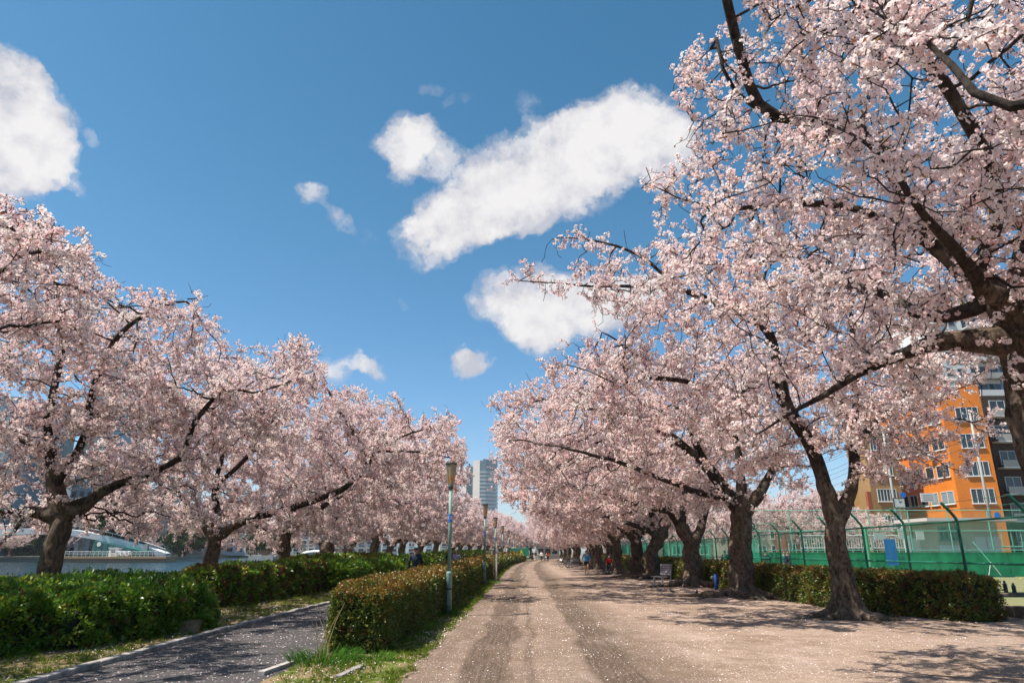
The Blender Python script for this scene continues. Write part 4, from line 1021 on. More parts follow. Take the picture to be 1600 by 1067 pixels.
p0 = at(703, 800, 420); root = empty('building', (p0[0], 420, 0)); tag(root, 'distant mid-rise with blue domed roof left of the skyscrapers', 'building'); wall_block(root, 'wall', [(0, 0), (9, 0), (9, 10), (0, 10)], 0, zat(710, 782, 420), M['tower_wall'])
mb = MB(); hz = zat(710, 782, 420)
mb.tube([(4.5, 5, hz + .01), (4.5, 5, hz + 1.2), (4.5, 5, hz + 2.2), (4.5, 5, hz + 2.8), (4.5, 5, hz + 5)], [5.2, 4.4, 2.8, .3, .12], 16); mb.build('dome', M['blue_roof'], root)

# ------------------------------------------------------------------ across the river
plain_block(-90, 0, 205, 620, M['tower_glass'], 'blue-grey glass tower across the river behind the upper left blossoms', 14, 7, fm='frame_grey', gm='tower_glass', mull=0, wh=2.2, depth=30)
plain_block(112, 160, 230, 560, M['tower_glass'], 'teal glass tower across the river half hidden by the left crown', 15, 4, fm='frame_grey', gm='glass_dark', mull=0, wh=2.0, depth=25)
fb = [(-130, -20, 250, 700, 'concrete', 7, 6), (-10, 70, 270, 745, 'white_wall', 6, 6), (80, 150, 260, 790, 'tower_wall', 5, 6), (160, 250, 280, 770, 'concrete', 5, 7), (255, 330, 300, 790, 'mauve', 5, 6), (335, 420, 320, 780, 'white_wall', 6, 6), (430, 500, 350, 795, 'tower_wall', 6, 6), (510, 590, 380, 800, 'concrete', 6, 6), (600, 680, 420, 812, 'white_wall', 6, 6), (690, 790, 470, 815, 'cream', 6, 6)]
desc = ['tall grey block', 'white flat-roofed block', 'beige-brown block', 'long grey block', 'mauve apartment block', 'white apartment block', 'brownish block', 'grey mid-rise', 'white mid-rise', 'cream mid-rise']
where = ['beyond the left edge of the river view', 'behind the leaning left cherry', 'above the white arch bridge', 'right of the arch bridge', 'behind the long-boughed left cherry', 'beyond the V-shaped cherry', 'beyond the water right of the V-shaped cherry', 'far behind the middle of the left tree row', 'far behind the navy coat', 'low behind the skyscrapers']
for (a1, a2, Y, pt, mt, fl, co), ds, wh_ in zip(fb, desc, where):
    plain_block(a1, a2, Y, pt, M[mt], 'distant %s across the river, %s' % (ds, wh_), fl, co, mull=0, depth=18, wh=1.7, z0=1.6)
# dark evergreens and pink cherries on the far bank
M['far_leaf'] = leafy('far_leaf', (.012, .035, .008), (.04, .08, .015), .2, c3=(.12, .14, .02))
SP_FAR = [proto('far_leaf_clump_%s' % 'abc'[k], leaf_sprig(700 + k, None, 26, .42, .15, .5), [M['far_leaf']]) for k in range(3)]
def far_tree(px, py, Y, rx, rz_, label, seed, group=None, dn=500):
    c = at(px, py, Y); g = np.random.default_rng(seed); root = empty('tree', (c[0], c[1], .3)); tag(root, label, 'tree', group)
    mb = MB(); mb.tube([(0, 0, 0), (.1, 0, c[2] * .5), (0, 0, c[2])], [.35, .28, .1], 8); mb.build('trunk', M['bark_branch'], root)
    n = dn; q = g.normal(size=(n, 3)); q /= np.linalg.norm(q, axis=1)[:, None]; rad = 1 + .28 * np.array([mnoise.noise(Vector((a * 1.7 + seed, b * 1.7, d * 1.7))) for a, b, d in q]) * 2
    p = q * (g.random(n) ** .3)[:, None] * rad[:, None] * np.array([rx, rx * .8, rz_]) + np.array([0, 0, c[2] - .3])
    o = scatter('crown', p, euler_for(q + g.normal(0, .5, q.shape), g), g.uniform(.8, 1.6, n), g.integers(0, 3, n), SP_FAR, root); o['kind'] = 'stuff'
far_tree(184, 805, 190, 5.5, 7.5, 'dark evergreen tree above the arch bridge landing on the far bank', 1, dn=900)
far_tree(205, 838, 192, 3.5, 4, 'smaller dark tree beside the arch bridge rail', 2)
far_tree(420, 838, 230, 9, 5, 'round green tree on the far bank behind the V-shaped cherry', 3, dn=800)
far_tree(40, 838, 215, 10, 5, 'broad green tree on the far bank at the left edge', 4, dn=800)
far_tree(290, 842, 225, 7, 4, 'low green tree on the far bank between the two nearest left cherries', 5)
# arch bridge, quay and teal wall
M['bridge_white'] = pbr('bridge_white', (.70, .70, .69), .6, var=.06)
M['teal'] = pbr('teal_panel', (.02, .12, .11), .5, var=.35, vscale=.35)
root = empty('bridge', (0, 0, 0)); tag(root, 'white arched footbridge coming down to the far quay behind the left cherries', 'bridge')
pk = [(-60, 834), (0, 828), (60, 825), (110, 827), (150, 833), (190, 842), (230, 853), (262, 864)]
pts = [at(px, py, 182 + i * 1.2) for i, (px, py) in enumerate(pk)]
mb = MB(); S = spl(pts, 1.5)
for i in range(len(S) - 1):
    a, b2 = S[i], S[i + 1]; mb.add([tuple(a + np.array(q)) for q in ((0, -1.6, 0), (0, 1.6, 0), (0, 1.6, -1.5), (0, -1.6, -1.5))] + [tuple(b2 + np.array(q)) for q in ((0, -1.6, 0), (0, 1.6, 0), (0, 1.6, -1.5), (0, -1.6, -1.5))], [(0, 1, 5, 4), (1, 2, 6, 5), (2, 3, 7, 6), (3, 0, 4, 7)])
mb.build('deck', M['bridge_white'], root)
mb = MB(); mb.tube([tuple(q + np.array((0, -1.5, 1.0))) for q in S], .10, 5); mb.build('handrail', M['bridge_white'], root)
for i in range(0, len(S), 2):
    mb = MB(); q = S[i]; mb.tube([(0, 0, 0), (0, 0, 1.0)], .05, 5); o = mb.build('rail_post', M['bridge_white'], root); o.location = (q[0], q[1] - 1.5, q[2])
for px in (120, 228):
    q = at(px, 850, 187); mb = MB(); mb.box(-.5, -.5, 0, .5, .5, 3.2); o = mb.build('pier', M['concrete'], root); o.location = (q[0], q[1] + .4, 0.3)
root = empty('elevated_road', (0, 0, 0)); tag(root, 'grey elevated road with white parapet crossing behind the arch bridge', 'road bridge')
p0, p1 = at(-200, 812, 215), at(165, 818, 215); mb = MB(); mb.box(p0[0], 214, p0[2] - 1.6, p1[0], 222, p0[2]); mb.build('deck', M['concrete'], root)
mb = MB(); mb.box(p0[0], 213.7, p0[2] - .2, p1[0], 213.95, p0[2] + 1.0); mb.build('parapet', M['bridge_white'], root)
for k in range(5):
    x = p0[0] + (p1[0] - p0[0]) * (k + .5) / 5; mb = MB(); mb.box(x - 1, 217, .36, x + 1, 219, p0[2] - 1.603); mb.build('pier', M['concrete'], root)
q0, q1, q2 = at(147, 839, 184), at(232, 858, 184), at(147, 869, 184)
root = empty('teal_wall', (q0[0], 184, 0)); tag(root, 'dark teal wedge-shaped shed under the sloping end of the arch bridge', 'shed')
w_ = q1[0] - q0[0]; h0 = q0[2]; h1 = q1[2]
mb = MB(); mb.add([(0, 0, .35), (w_, 0, .35), (w_, 0, h1 - .6), (0, 0, h0 - .9), (0, 3, .35), (w_, 3, .35), (w_, 3, h1 - .6), (0, 3, h0 - .9)], [(0, 1, 2, 3), (7, 6, 5, 4), (0, 4, 5, 1), (1, 5, 6, 2), (2, 6, 7, 3), (3, 7, 4, 0)]); mb.build('wall', M['teal'], root)
for k in range(9):
    x = w_ * (k + .5) / 9.5; mb = MB(); mb.box(x - .06, -.08, .36, x + .06, -.003, h0 + (h1 - h0) * x / w_ - .9); mb.build('rib', M['blue_roof'], root)
mb = MB(); mb.tube([(1.6, -.1, h0 * .66), (1.6, .05, h0 * .66)], .55, 16); mb.build('round_sign', M['bridge_white'], root)
q = at(100, 871, 180); q1 = at(265, 871, 180); root = empty('quay', (q[0], 178, 0)); tag(root, 'low sandy-brown quay at the water below the arch bridge', 'quay'); mb = MB(); mb.box(0, 0, -.9, q1[0] - q[0], 6, .42); mb.build('platform', pbr('quay_sand', (.33, .22, .12), .9, var=.2), root)
mb = MB(); mb.box(0, -.12, -.5, q1[0] - q[0], -.003, .0); mb.build('fender', M['dark_wall'], root)
for k in range(26):
    mb = MB(); mb.tube([(0, 0, 0), (0, 0, 1.2)], .05, 5); o = mb.build('rail_post', M['bridge_white'], root); o.location = ((q1[0] - q[0]) * k / 25.5 + .1, .3, .42)
mb = MB(); mb.tube([(0, .3, 1.62), (q1[0] - q[0], .3, 1.62)], .05, 5); mb.tube([(0, .3, 1.1), (q1[0] - q[0], .3, 1.1)], .035, 5); mb.build('handrail', M['bridge_white'], root)
for i, px in enumerate((185, 192.5, 200)):
    c = at(px, 862, 180.5); r_ = empty('drum', (c[0], 180.5, .42)); tag(r_, 'white round drum on the quay, %s of the three' % ('leftmost', 'middle', 'rightmost')[i], 'drum', 'white drums on the quay'); mb = MB(); mb.tube([(0, -.5, .75), (0, .5, .75)], .62, 14); mb.build('body', M['bridge_white'], r_); mb = MB(); mb.tube([(0, -.56, .75), (0, -.503, .75)], .3, 12); mb.build('cap', M['frame_grey'], r_)
c = at(177, 862, 181); r_ = empty('cabin', (c[0], 181.5, .42)); tag(r_, 'small white ticket cabin on the quay left of the drums', 'cabin'); mb = MB(); mb.box(-1.1, -.6, 0, 1.1, 1.2, 2.0); mb.build('wall', M['bridge_white'], r_); mb = MB(); mb.box(-1.3, -.8, 2.003, 1.3, 1.4, 2.2); mb.build('roof', M['bridge_white'], r_); w = window(r_, 0, .8, 1.2, .8, mull=0); w.location.y = -.62
q = at(392, 868, 215); q1 = at(430, 868, 215); root = empty('quay', (q[0], 213, 0)); tag(root, 'small landing stage with orange-brown railing left of the V-shaped cherry', 'quay'); mb = MB(); mb.box(0, 0, -.9, q1[0] - q[0], 6, .5); mb.build('platform', M['concrete'], root)
for k in range(12):
    mb = MB(); mb.box(-.08, -.05, 0, .08, .05, 1.5); o = mb.build('rail_post', pbr('rail_brown', (.35, .2, .1), .8) if k == 0 else bpy.data.materials['rail_brown'], root); o.location = ((q1[0] - q[0]) * (k + .3) / 12, .3, .5)
# low white arch farther up the river
root = empty('bridge', (0, 0, 0)); tag(root, 'end of a second white arch farther up the river behind the short forked cherry', 'bridge')
S = spl([at(px, py, 240) for px, py in ((455, 874), (468, 867), (482, 863), (500, 862), (525, 866))], 1.5); mb = MB(); mb.tube([tuple(q) for q in S], 0.6, 8); mb.build('arch', M['bridge_white'], root)

# ------------------------------------------------------------------ the rows of cherries
TREES = []
def base_at(px, py): g = gnd(px, py); return (g[0], g[1], 0.0)
RXA, LXA = 7.3, -11.5

# right row, tree standing beside the camera's right edge
b = (6.95, 8.3, 0)
f0 = at(1584, 500, 8.3)
TREES.append(cherry(b, [b, at(1715, 900, 8.3), at(1632, 720, 8.3), at(1606, 610, 8.3), f0],
  [[at(1592, 545, 8.3), at(1550, 536, 8.3), at(1480, 533, 8.5), at(1410, 550, 8.9), at(1340, 582, 9.2), at(1280, 622, 9.5), at(1225, 655, 9.8), at(1170, 690, 10.2)],
   [f0, at(1530, 430, 8.3), at(1450, 380, 8.5), at(1385, 340, 8.8), at(1290, 318, 9.2), at(1180, 320, 9.6), at(1110, 330, 10)],
   [at(1450, 380, 8.5), at(1400, 280, 8.3), at(1340, 190, 8.2), at(1250, 190, 8.3), at(1180, 170, 8.4), at(1130, 110, 8.3), at(1120, 60, 8.2)],
   [at(1530, 430, 8.3), at(1560, 300, 7.6), at(1500, 170, 6.9), at(1430, 80, 6.3), at(1340, 10, 6.0)],
   [f0, at(1600, 380, 8.6), at(1640, 220, 9.2), at(1600, 60, 9.8), at(1560, -60, 10.2)],
   [f0, at(1640, 430, 9), at(1760, 380, 10), at(1900, 330, 11)],
   [at(1180, 170, 8.4), at(1150, 60, 8.0), at(1110, -60, 7.4), at(1010, -160, 6.8), at(900, -230, 6.4), at(820, -260, 6.2)],
   [at(1540, 480, 8.3), at(1450, 495, 9.2), at(1360, 450, 10.2), at(1300, 440, 11.2), at(1240, 400, 12)],
   [f0, at(1500, 400, 7.2), at(1420, 300, 6.2), at(1380, 250, 5.6)]],
  [((6.0, 8.3, 6.9), (4.7, 4.2, 3.6), 1.5), ((4.6, 9.2, 6.6), (3.2, 3.0, 3.2), .8), ((8.5, 9.5, 6.2), (4.5, 4, 3.2), .5), ((3.6, 6.8, 6.6), (1.6, 1.6, 2.0), .25), ((2.2, 5.6, 8.3), (2.8, 2.4, 1.4), .45), ((1.0, 6.3, 8.8), (2.6, 1.8, 1.1), .5)],
  0, 3, 0.27, thinner=.62,  tip=.0075, natt=3400, nspray=1.65, step=0.22, kill=0.33, r_top=0.19, thin=0.022, leafy_share=.1,
  extra_filter=lambda q, g: ~((proj(q)[0] > 1370) & (proj(q)[1] > 560) & (g.random(len(q)) < .70)) & ~((proj(q)[0] > 1100) & (proj(q)[1] > 640) & (g.random(len(q)) < .8)),
  label='nearest right-hand cherry whose dark leaning trunk stands at the right edge, long limb arching left', roots=8))
# right row, tree behind and beside the camera; its boughs hang into the upper right corner
b = (7.7, -0.2, 0)
TREES.append(cherry(b, [b, (7.6, 0, 1.0), (7.3, .2, 1.9), (7.1, .3, 2.5)],
  [[(7.1, .3, 2.5), (6.2, 1.2, 3.6), (5.2, 2.4, 4.5), at(1590, 170, 3.6), at(1500, 95, 3.8), at(1400, 45, 4.1), at(1310, -20, 4.4)],
   [(7.1, .3, 2.5), (6.9, 1.6, 3.9), (6.0, 3.0, 5.0), (5.2, 4.2, 6.2), (4.6, 4.9, 7.2)],
   [(7.1, .3, 2.5), (8, -.6, 4), (8.8, -1.6, 6)], [(6.2, 1.2, 3.6), (5.1, 3.0, 3.7), at(1640, 330, 4.6), at(1590, 290, 4.9)]],
  [((5.6, 3.6, 5.6), (2.2, 2.2, 2.2), 1.2), ((8, -1, 6.5), (4, 3.5, 2.5), .5)],
  0, 5, 0.36, thinner=.7, natt=900, nspray=1.98, step=0.22, kill=0.34, thin=0.02, label='cherry beside the viewpoint whose blurred boughs hang into the top right corner', roots=6,
  extra_filter=lambda q, g: (proj(q)[0] > 1400) | (proj(q)[1] < 60) | (q[:, 1] < 1)))
# right row, forked tree in front of the fence
b = base_at(1325, 968); D = b[1]
fk = at(1306, 815, D)
TREES.append(cherry(b, [b, at(1316, 900, D), at(1308, 855, D), fk],
  [[fk, at(1294, 775, D), at(1283, 740, D), at(1264, 690, D), at(1240, 655, D), at(1222, 620, D), at(1216, 570, D), at(1205, 520, D - .3), at(1190, 470, D - .6), at(1200, 400, D - .8)],
   [fk, at(1325, 780, D), at(1335, 745, D), at(1336, 700, D + .3), at(1370, 655, D + .6), at(1405, 630, D + .8), at(1440, 560, D + 1), at(1500, 480, D + 1.2)],
   [at(1205, 520, D - .3), at(1165, 495, D - .6), at(1110, 470, D - 1), at(1062, 452, D - 1.3), at(1000, 447, D - 1.5), at(930, 448, D - 1.7), at(870, 443, D - 1.8), at(815, 438, D - 1.9)],
   [at(1062, 452, D - 1.3), at(1000, 400, D - 1.6), at(930, 375, D - 1.8), at(860, 370, D - 1.9)],
   [at(1216, 590, D), at(1150, 610, D - .5), at(1085, 600, D - 1), at(1010, 590, D - 1.5), at(960, 600, D - 2)],
   [at(1332, 700, D + .3), at(1340, 600, D), at(1330, 500, D - .3), at(1340, 380, D - .5), at(1380, 280, D - .6)]],
  [((6.0, D, 6.9), (6.6, 4.6, 3.6), 1.6), ((2.2, D - 1.5, 7.8), (3.2, 2.2, 2.0), .55), ((9.5, D + 1, 7.5), (4, 4, 3), .35), ((9.8, D - .3, 4.7), (2.4, 2.2, 1.7), .28)],
  1, 8, 0.285, thinner=.5, natt=2900, nspray=1.98, step=0.25, kill=0.36, r_top=0.215, thin=0.022,
  extra_filter=lambda q, g: ~((proj(q)[0] > 1390) & (proj(q)[1] > 590) & (g.random(len(q)) < .12)) & ~((proj(q)[1] > 790)),
  label='right-row cherry with smooth forked trunk and spreading surface roots in front of the long hedge', roots=11, gnarl=0.09))
# right row, stout tree
b = base_at(1163, 934); D = b[1]
fk = at(1160, 800, D)
TREES.append(cherry(b, [b, at(1160, 890, D), at(1157, 850, D), fk],
  [[fk, at(1140, 775, D), at(1105, 730, D - .5), at(1060, 690, D - 1), at(1010, 660, D - 1.6), at(940, 640, D - 2)],
   [fk, at(1158, 750, D), at(1150, 690, D), at(1135, 630, D), at(1120, 570, D)],
   [fk, at(1190, 765, D), at(1215, 720, D + .5), at(1240, 660, D + 1), at(1270, 580, D + 1.5)],
   [at(1140, 775, D), at(1090, 770, D - 1.5), at(1030, 745, D - 2.5), at(960, 720, D - 3.5), at(880, 700, D - 4)],
   [at(1105, 730, D - .5), at(1060, 640, D - 1), at(1000, 560, D - 1.5), at(930, 510, D - 1.8)]],
  [((5.2, D, 6.3), (7.4, 4.6, 3.6), 1.6), ((2.0, D - 1, 6.5), (4.2, 3, 2.8), .6)],
  1, 12, 0.41, natt=2500, nspray=2.24, step=0.28, kill=0.40, r_top=0.36, thin=0.024,
  label='right-row cherry with the stoutest burred trunk, beside the short blue post', roots=10, gnarl=0.2))
# right row, twisted pair fork, and the next with the bench at its foot
b = base_at(1076, 917); D = b[1]; fk = at(1080, 850, D)
TREES.append(cherry(b, [b, at(1083, 890, D), fk],
  [[fk, at(1066, 825, D), at(1050, 800, D), at(1020, 760, D - 1), at(980, 720, D - 2), at(930, 690, D - 3)],
   [fk, at(1092, 830, D), at(1102, 800, D), at(1110, 740, D), at(1100, 680, D)],
   [at(1050, 800, D), at(1000, 790, D - 2), at(940, 770, D - 4), at(880, 755, D - 5)],
   [at(1066, 825, D), at(1068, 750, D), at(1050, 680, D - .5), at(1020, 620, D - 1)]],
  [((4.8, D, 6.2), (7.6, 4.6, 3.6), 1)],
  2, 14, 0.42, natt=2200, nspray=2.24, step=0.3, kill=0.44, r_top=0.36, label='right-row cherry with a twisted trunk forking low, right of the grey bench', roots=9, gnarl=0.26))
b = base_at(1022, 905); D = b[1]; fk = at(1032, 838, D)
TREES.append(cherry(b, [b, at(1018, 880, D), at(1021, 858, D), fk],
  [[fk, at(1020, 810, D), at(1000, 770, D), at(960, 735, D - 1), at(910, 720, D - 2)],
   [fk, at(1045, 815, D), at(1055, 770, D), at(1050, 710, D)],
   [fk, at(990, 820, D - 2), at(940, 805, D - 4), at(880, 790, D - 5)], [at(1000, 770, D), at(1000, 710, D), at(990, 660, D)]],
  [((4.8, D, 6.2), (7.8, 4.6, 3.6), 1)],
  2, 17, 0.45, natt=2200, nspray=2.24, step=0.3, kill=0.44, r_top=0.35, label='right-row cherry with a knotted leaning trunk, left of the grey bench', roots=8, gnarl=0.28))

# left row
b = (LXA, 17.4, 0); D = b[1]; fk = at(98, 800, D)
TREES.append(cherry(b, [b, at(76, 900, D), at(84, 860, D), at(93, 830, D), fk],
  [[fk, at(125, 790, D), at(160, 768, D), at(200, 752, D), at(250, 733, D - .3), at(285, 712, D - .5), at(300, 665, D - .8), at(345, 610, D - 1)],
   [fk, at(84, 760, D), at(80, 705, D), at(74, 655, D), at(90, 580, D), at(100, 500, D), at(80, 420, D)],
   [at(95, 812, D), at(50, 798, D), at(0, 802, D - .4), at(-80, 770, D - 1), at(-160, 700, D - 1)],
   [at(80, 705, D), at(40, 690, D), at(0, 665, D), at(-60, 600, D)],
   [at(84, 760, D), at(130, 690, D - .5), at(150, 600, D - 1), at(190, 520, D - 1.2), at(260, 478, D - 1.4), at(325, 462, D - 1.5)],
   [at(50, 798, D), at(20, 830, D - .8), at(-10, 860, D - 1.5)]],
  [((-11.3, D, 6.6), (6.4, 4.6, 4.2), 1.6), ((-8.6, D - 1.2, 6.2), (3.2, 2.6, 2.6), .4), ((-12.6, D + 3.2, 3.2), (4.4, 2.4, 1.6), .3)],
  1, 21, thinner=.7, zmin=1.8, r_base= 0.27, natt=2800, nspray=2.18, step=0.26, kill=0.38, r_top=0.23, thin=0.022,
  extra_filter=lambda q, g: ~((proj(q)[1] > 845) & (g.random(len(q)) < .8)),
  label='left-row cherry nearest the camera, dark leaning trunk rising behind the near green hedge', roots=5, gnarl=0.08))
b = (LXA, 26.4, 0); D = b[1]; fk = at(336, 838, D)
TREES.append(cherry(b, [b, at(326, 885, D), at(333, 860, D), fk],
  [[fk, at(360, 825, D), at(400, 808, D), at(440, 798, D), at(490, 782, D - .4), at(540, 760, D - .6), at(575, 730, D - .8), at(583, 706, D - .8), at(620, 685, D - 1), at(670, 668, D - 1.2), at(715, 660, D - 1.3)],
   [fk, at(338, 800, D), at(334, 760, D), at(350, 700, D), at(345, 640, D), at(360, 580, D)],
   [fk, at(318, 815, D), at(300, 800, D), at(280, 770, D), at(250, 740, D), at(210, 700, D)],
   [at(575, 730, D - .8), at(560, 690, D - .5), at(530, 640, D - .4), at(500, 590, D)],
   [at(334, 760, D), at(380, 720, D), at(420, 670, D - .5), at(450, 600, D - .8), at(480, 555, D - 1)],
   [at(583, 706, D - .8), at(640, 705, D - 1), at(690, 712, D - 1.2), at(725, 722, D - 1.4)]],
  [((-9.8, D, 6.0), (6.8, 4.6, 3.9), 1.5), ((-4.6, D - 1, 5.9), (3.2, 3.0, 2.6), .55), ((-12.4, D + 1, 3.0), (4.4, 3.4, 1.5), .32)],
  1, 24, zmin=1.8, r_base= 0.27, natt=2700, nspray=2.18, step=0.28, kill=0.40, r_top=0.22, thin=0.024,
  extra_filter=lambda q, g: ~((proj(q)[1] > 862) & (g.random(len(q)) < .7)),
  label='left-row cherry with one long bough reaching right towards the nearest lamp post', roots=5, gnarl=0.09))
b = (-11.4, 34, 0); D = b[1]; fk = at(444, 862, D)
TREES.append(cherry(b, [b, at(442, 880, D), fk],
  [[fk, at(425, 840, D), at(400, 820, D), at(385, 800, D), at(350, 770, D)], [fk, at(447, 835, D), at(450, 815, D), at(470, 780, D), at(500, 740, D)],
   [at(447, 835, D), at(490, 800, D - 1), at(540, 770, D - 1.5), at(600, 740, D - 2)], [at(450, 815, D), at(440, 750, D), at(430, 680, D)]],
  [((-9.4, D, 5.8), (7.2, 4.4, 3.7), 1), ((-12.4, D + 1, 2.9), (4.4, 3.6, 1.4), .22)],
  2, 26, zmin=1.8, r_base= 0.31, natt=2000, nspray=2.24, step=0.3, kill=0.44, r_top=0.26, label='left-row cherry with a V-shaped double trunk above the dark hedge, water behind it', roots=5, gnarl=0.12))
b = (-11.6, 42.5, 0); D = b[1]; fk = at(512, 862, D)
TREES.append(cherry(b, [b, at(512, 876, D), fk],
  [[fk, at(500, 845, D), at(486, 825, D), at(460, 790, D)], [fk, at(517, 840, D), at(520, 815, D), at(550, 780, D), at(590, 760, D - 1)], [at(517, 840, D), at(525, 780, D), at(530, 720, D)]],
  [((-9.2, D, 5.7), (7.2, 4.4, 3.7), 1), ((-12.4, D + 1, 2.9), (4.4, 3.6, 1.4), .22)],
  2, 28, zmin=1.8, r_base= 0.33, natt=1900, nspray=2.24, step=0.3, kill=0.44, r_top=0.36, label='left-row cherry with a short stump-like fork, right of the V-shaped one', roots=5, gnarl=0.14))
# left row, beside and behind the camera: it shades the near end of the left path
b = (-12.2, 8.2, 0); D = b[1]
TREES.append(cherry(b, [b, (-12.1, 8.2, 1.4), (-11.9, 8.3, 2.3)],
  [[(-11.9, 8.3, 2.3), (-10.6, 8.4, 3.2), (-9, 8.3, 4.2), (-7.9, 8.0, 5)], [(-11.9, 8.3, 2.3), (-12.4, 9.2, 4), (-12.2, 10, 6)], [(-11.9, 8.3, 2.3), (-11.6, 6.5, 3.6), (-10.4, 4.4, 4.8), (-9, 3, 5.5)], [(-11.9, 8.3, 2.3), (-13.6, 7.6, 4), (-15, 7, 5)]],
  [((-11.4, 7.6, 5.8), (5.2, 5.0, 3.0), 1), ((-8.2, 11.5, 7.0), (2.7, 4.0, 1.9), 1.0)],
  1, 31, 0.36, natt=3200, nspray=1.98, step=0.3, kill=0.42, label='left-row cherry just outside the left edge, shading the near end of the asphalt path', roots=5,
  extra_filter=lambda q, g: (proj(q)[0] < 150)))

# the farther trees: built once each side and kind, then copied down the avenue
def far_proto(seed, side, lab, grp):
    b = (0, 0, 0); s = side
    tr = [(0, 0, 0), (.12 * s, .1, .9), (.0, .0, 1.7), (.15 * s, .05, 2.3)]
    t = (.15 * s, .05, 2.3)
    lm = [[t, (1.4 * s, .5, 3.2), (3.2 * s, .8, 4.2), (4.6 * s, .6, 4.9), (5.8 * s, .3, 5.3)], [t, (.4 * s, .6, 4), (.9 * s, 1.4, 6)],
          [t, (-1.4 * s, -.6, 3.4), (-3.2 * s, -.9, 4.6)], [t, (.9 * s, -1.2, 3.2), (2.2 * s, -2.8, 4.2), (4.2 * s, -3.4, 4.8)], [(1.4 * s, .5, 3.2), (2.4 * s, 2.2, 4.6), (3.6 * s, 3.2, 5.8)]]
    return cherry(b, tr, lm, [((1.0 * s, 0, 5.4), (5.7, 4.8, 3.3), 1), ((3.2 * s, 0, 4.4), (3.2, 3.6, 2.0), .35)], 2, seed, 0.34, natt=1900, nspray=2.18, prune=False, step=0.3, kill=0.45,
                  r_top=0.29, label=lab, group=grp, roots=8, gnarl=0.25, scale=1.08)
GR_R, GR_L = 'distant cherries down the right side of the dirt road', 'distant cherries down the left side of the path'
LB_R = 'distant blossoming cherry far down the right side of the dirt road, beyond the jogger'
LB_L = 'distant blossoming cherry far down the left side between the path and the river'
pr = [far_proto(41, -1, LB_R, GR_R), far_proto(42, -1, LB_R, GR_R)]
pl = [far_proto(43, 1, LB_L, GR_L), far_proto(44, 1, LB_L, GR_L)]
rf = random.Random(5)
ysR = [45.8, 52, 59.5, 67, 75, 84, 92, 100, 109, 118, 127, 137, 148, 160, 173]
ysL = [50, 58.5, 66, 74, 82, 90, 98.5, 107, 116, 126, 136, 147, 159, 172]
for ys, ps, x0 in ((ysR, pr, RXA), (ysL, pl, LXA)):
    for i, y in enumerate(ys):
        o = ps[i] if i < 2 else copy_tree(ps[i % 2])
        nl = {45.8: 'right-row cherry standing just behind the wheelchair and the red jacket', 52: 'right-row cherry trunk rising between the jogger and the wheelchair', 59.5: 'right-row cherry behind the left shoulder of the jogger', 67: 'dark-trunked cherry directly right of the parked bicycles',
              50: 'left-row cherry with an upright trunk right of the short forked one', 58.5: 'left-row cherry just left of the person in the navy coat', 66: 'left-row cherry seen behind the nearest lamp post'}
        o['label'] = nl.get(y, LB_R if x0 > 0 else LB_L)
        lx = x0 + bend(y) + rf.uniform(-.4, .4)
        if x0 < 0 and y < 90: lx -= .8
        if x0 < 0: lx += min(2.5, max(0, (y - 80) * 0.04))
        if x0 > 0: lx -= min(1.5, max(0, (y - 80) * 0.03))
        s = rf.uniform(.92, 1.08)
        o.location = (lx, y + rf.uniform(-.5, .5), 0); o.scale = (s, s * rf.uniform(.95, 1.1), s * rf.uniform(.92, 1.05)); o.rotation_euler = (0, 0, rf.uniform(-.5, .5))
RG = [o for o in C.objects if o.name.startswith('cherry_tree')]
# a second, outer line of cherries on the river bank
GR_F = 'cherries on the far bank of the river'
for i in range(12):
    o = copy_tree(pl[i % 2]); o.location = (-138 - rf.uniform(0, 8), 95 + i * 15 + rf.uniform(-3, 3), .3); o.rotation_euler = (0, 0, rf.uniform(0, 6)); o.scale = (1.1, 1.1, rf.uniform(.85, 1.1)); o['label'] = 'pink cherry on the far bank, seen across the water between the left trunks'; o['group'] = GR_F
for (x, y), lb in zip(((20.5, 66), (26.5, 64), (15.5, 78), (34, 72)), ('cherry beyond the tennis court left of the forked trunk, in front of the brick building', 'cherry beyond the court directly behind the forked trunk', 'cherry beyond the court seen past the twisted trunk', 'cherry in the street before the ochre building')):
    o = copy_tree(pr[0]); o.location = (x, y, 0); o.rotation_euler = (0, 0, rf.uniform(0, 6)); o.scale = (.8, .8, .9 if x < 30 else .7); o['label'] = lb; o['group'] = 'cherries beyond the tennis court'
GR_B = 'cherries across the road end'
LB_B = 'cherry closing off the far end of the dirt road behind the walkers'
for i, (x, y) in enumerate(((-4, 176), (4, 186), (13, 190), (21, 183), (-12, 190))):
    o = copy_tree(pl[i % 2]); o.location = (x + 6, y, 0); o.rotation_euler = (0, 0, rf.uniform(0, 6)); o['label'] = LB_B; o['group'] = GR_B

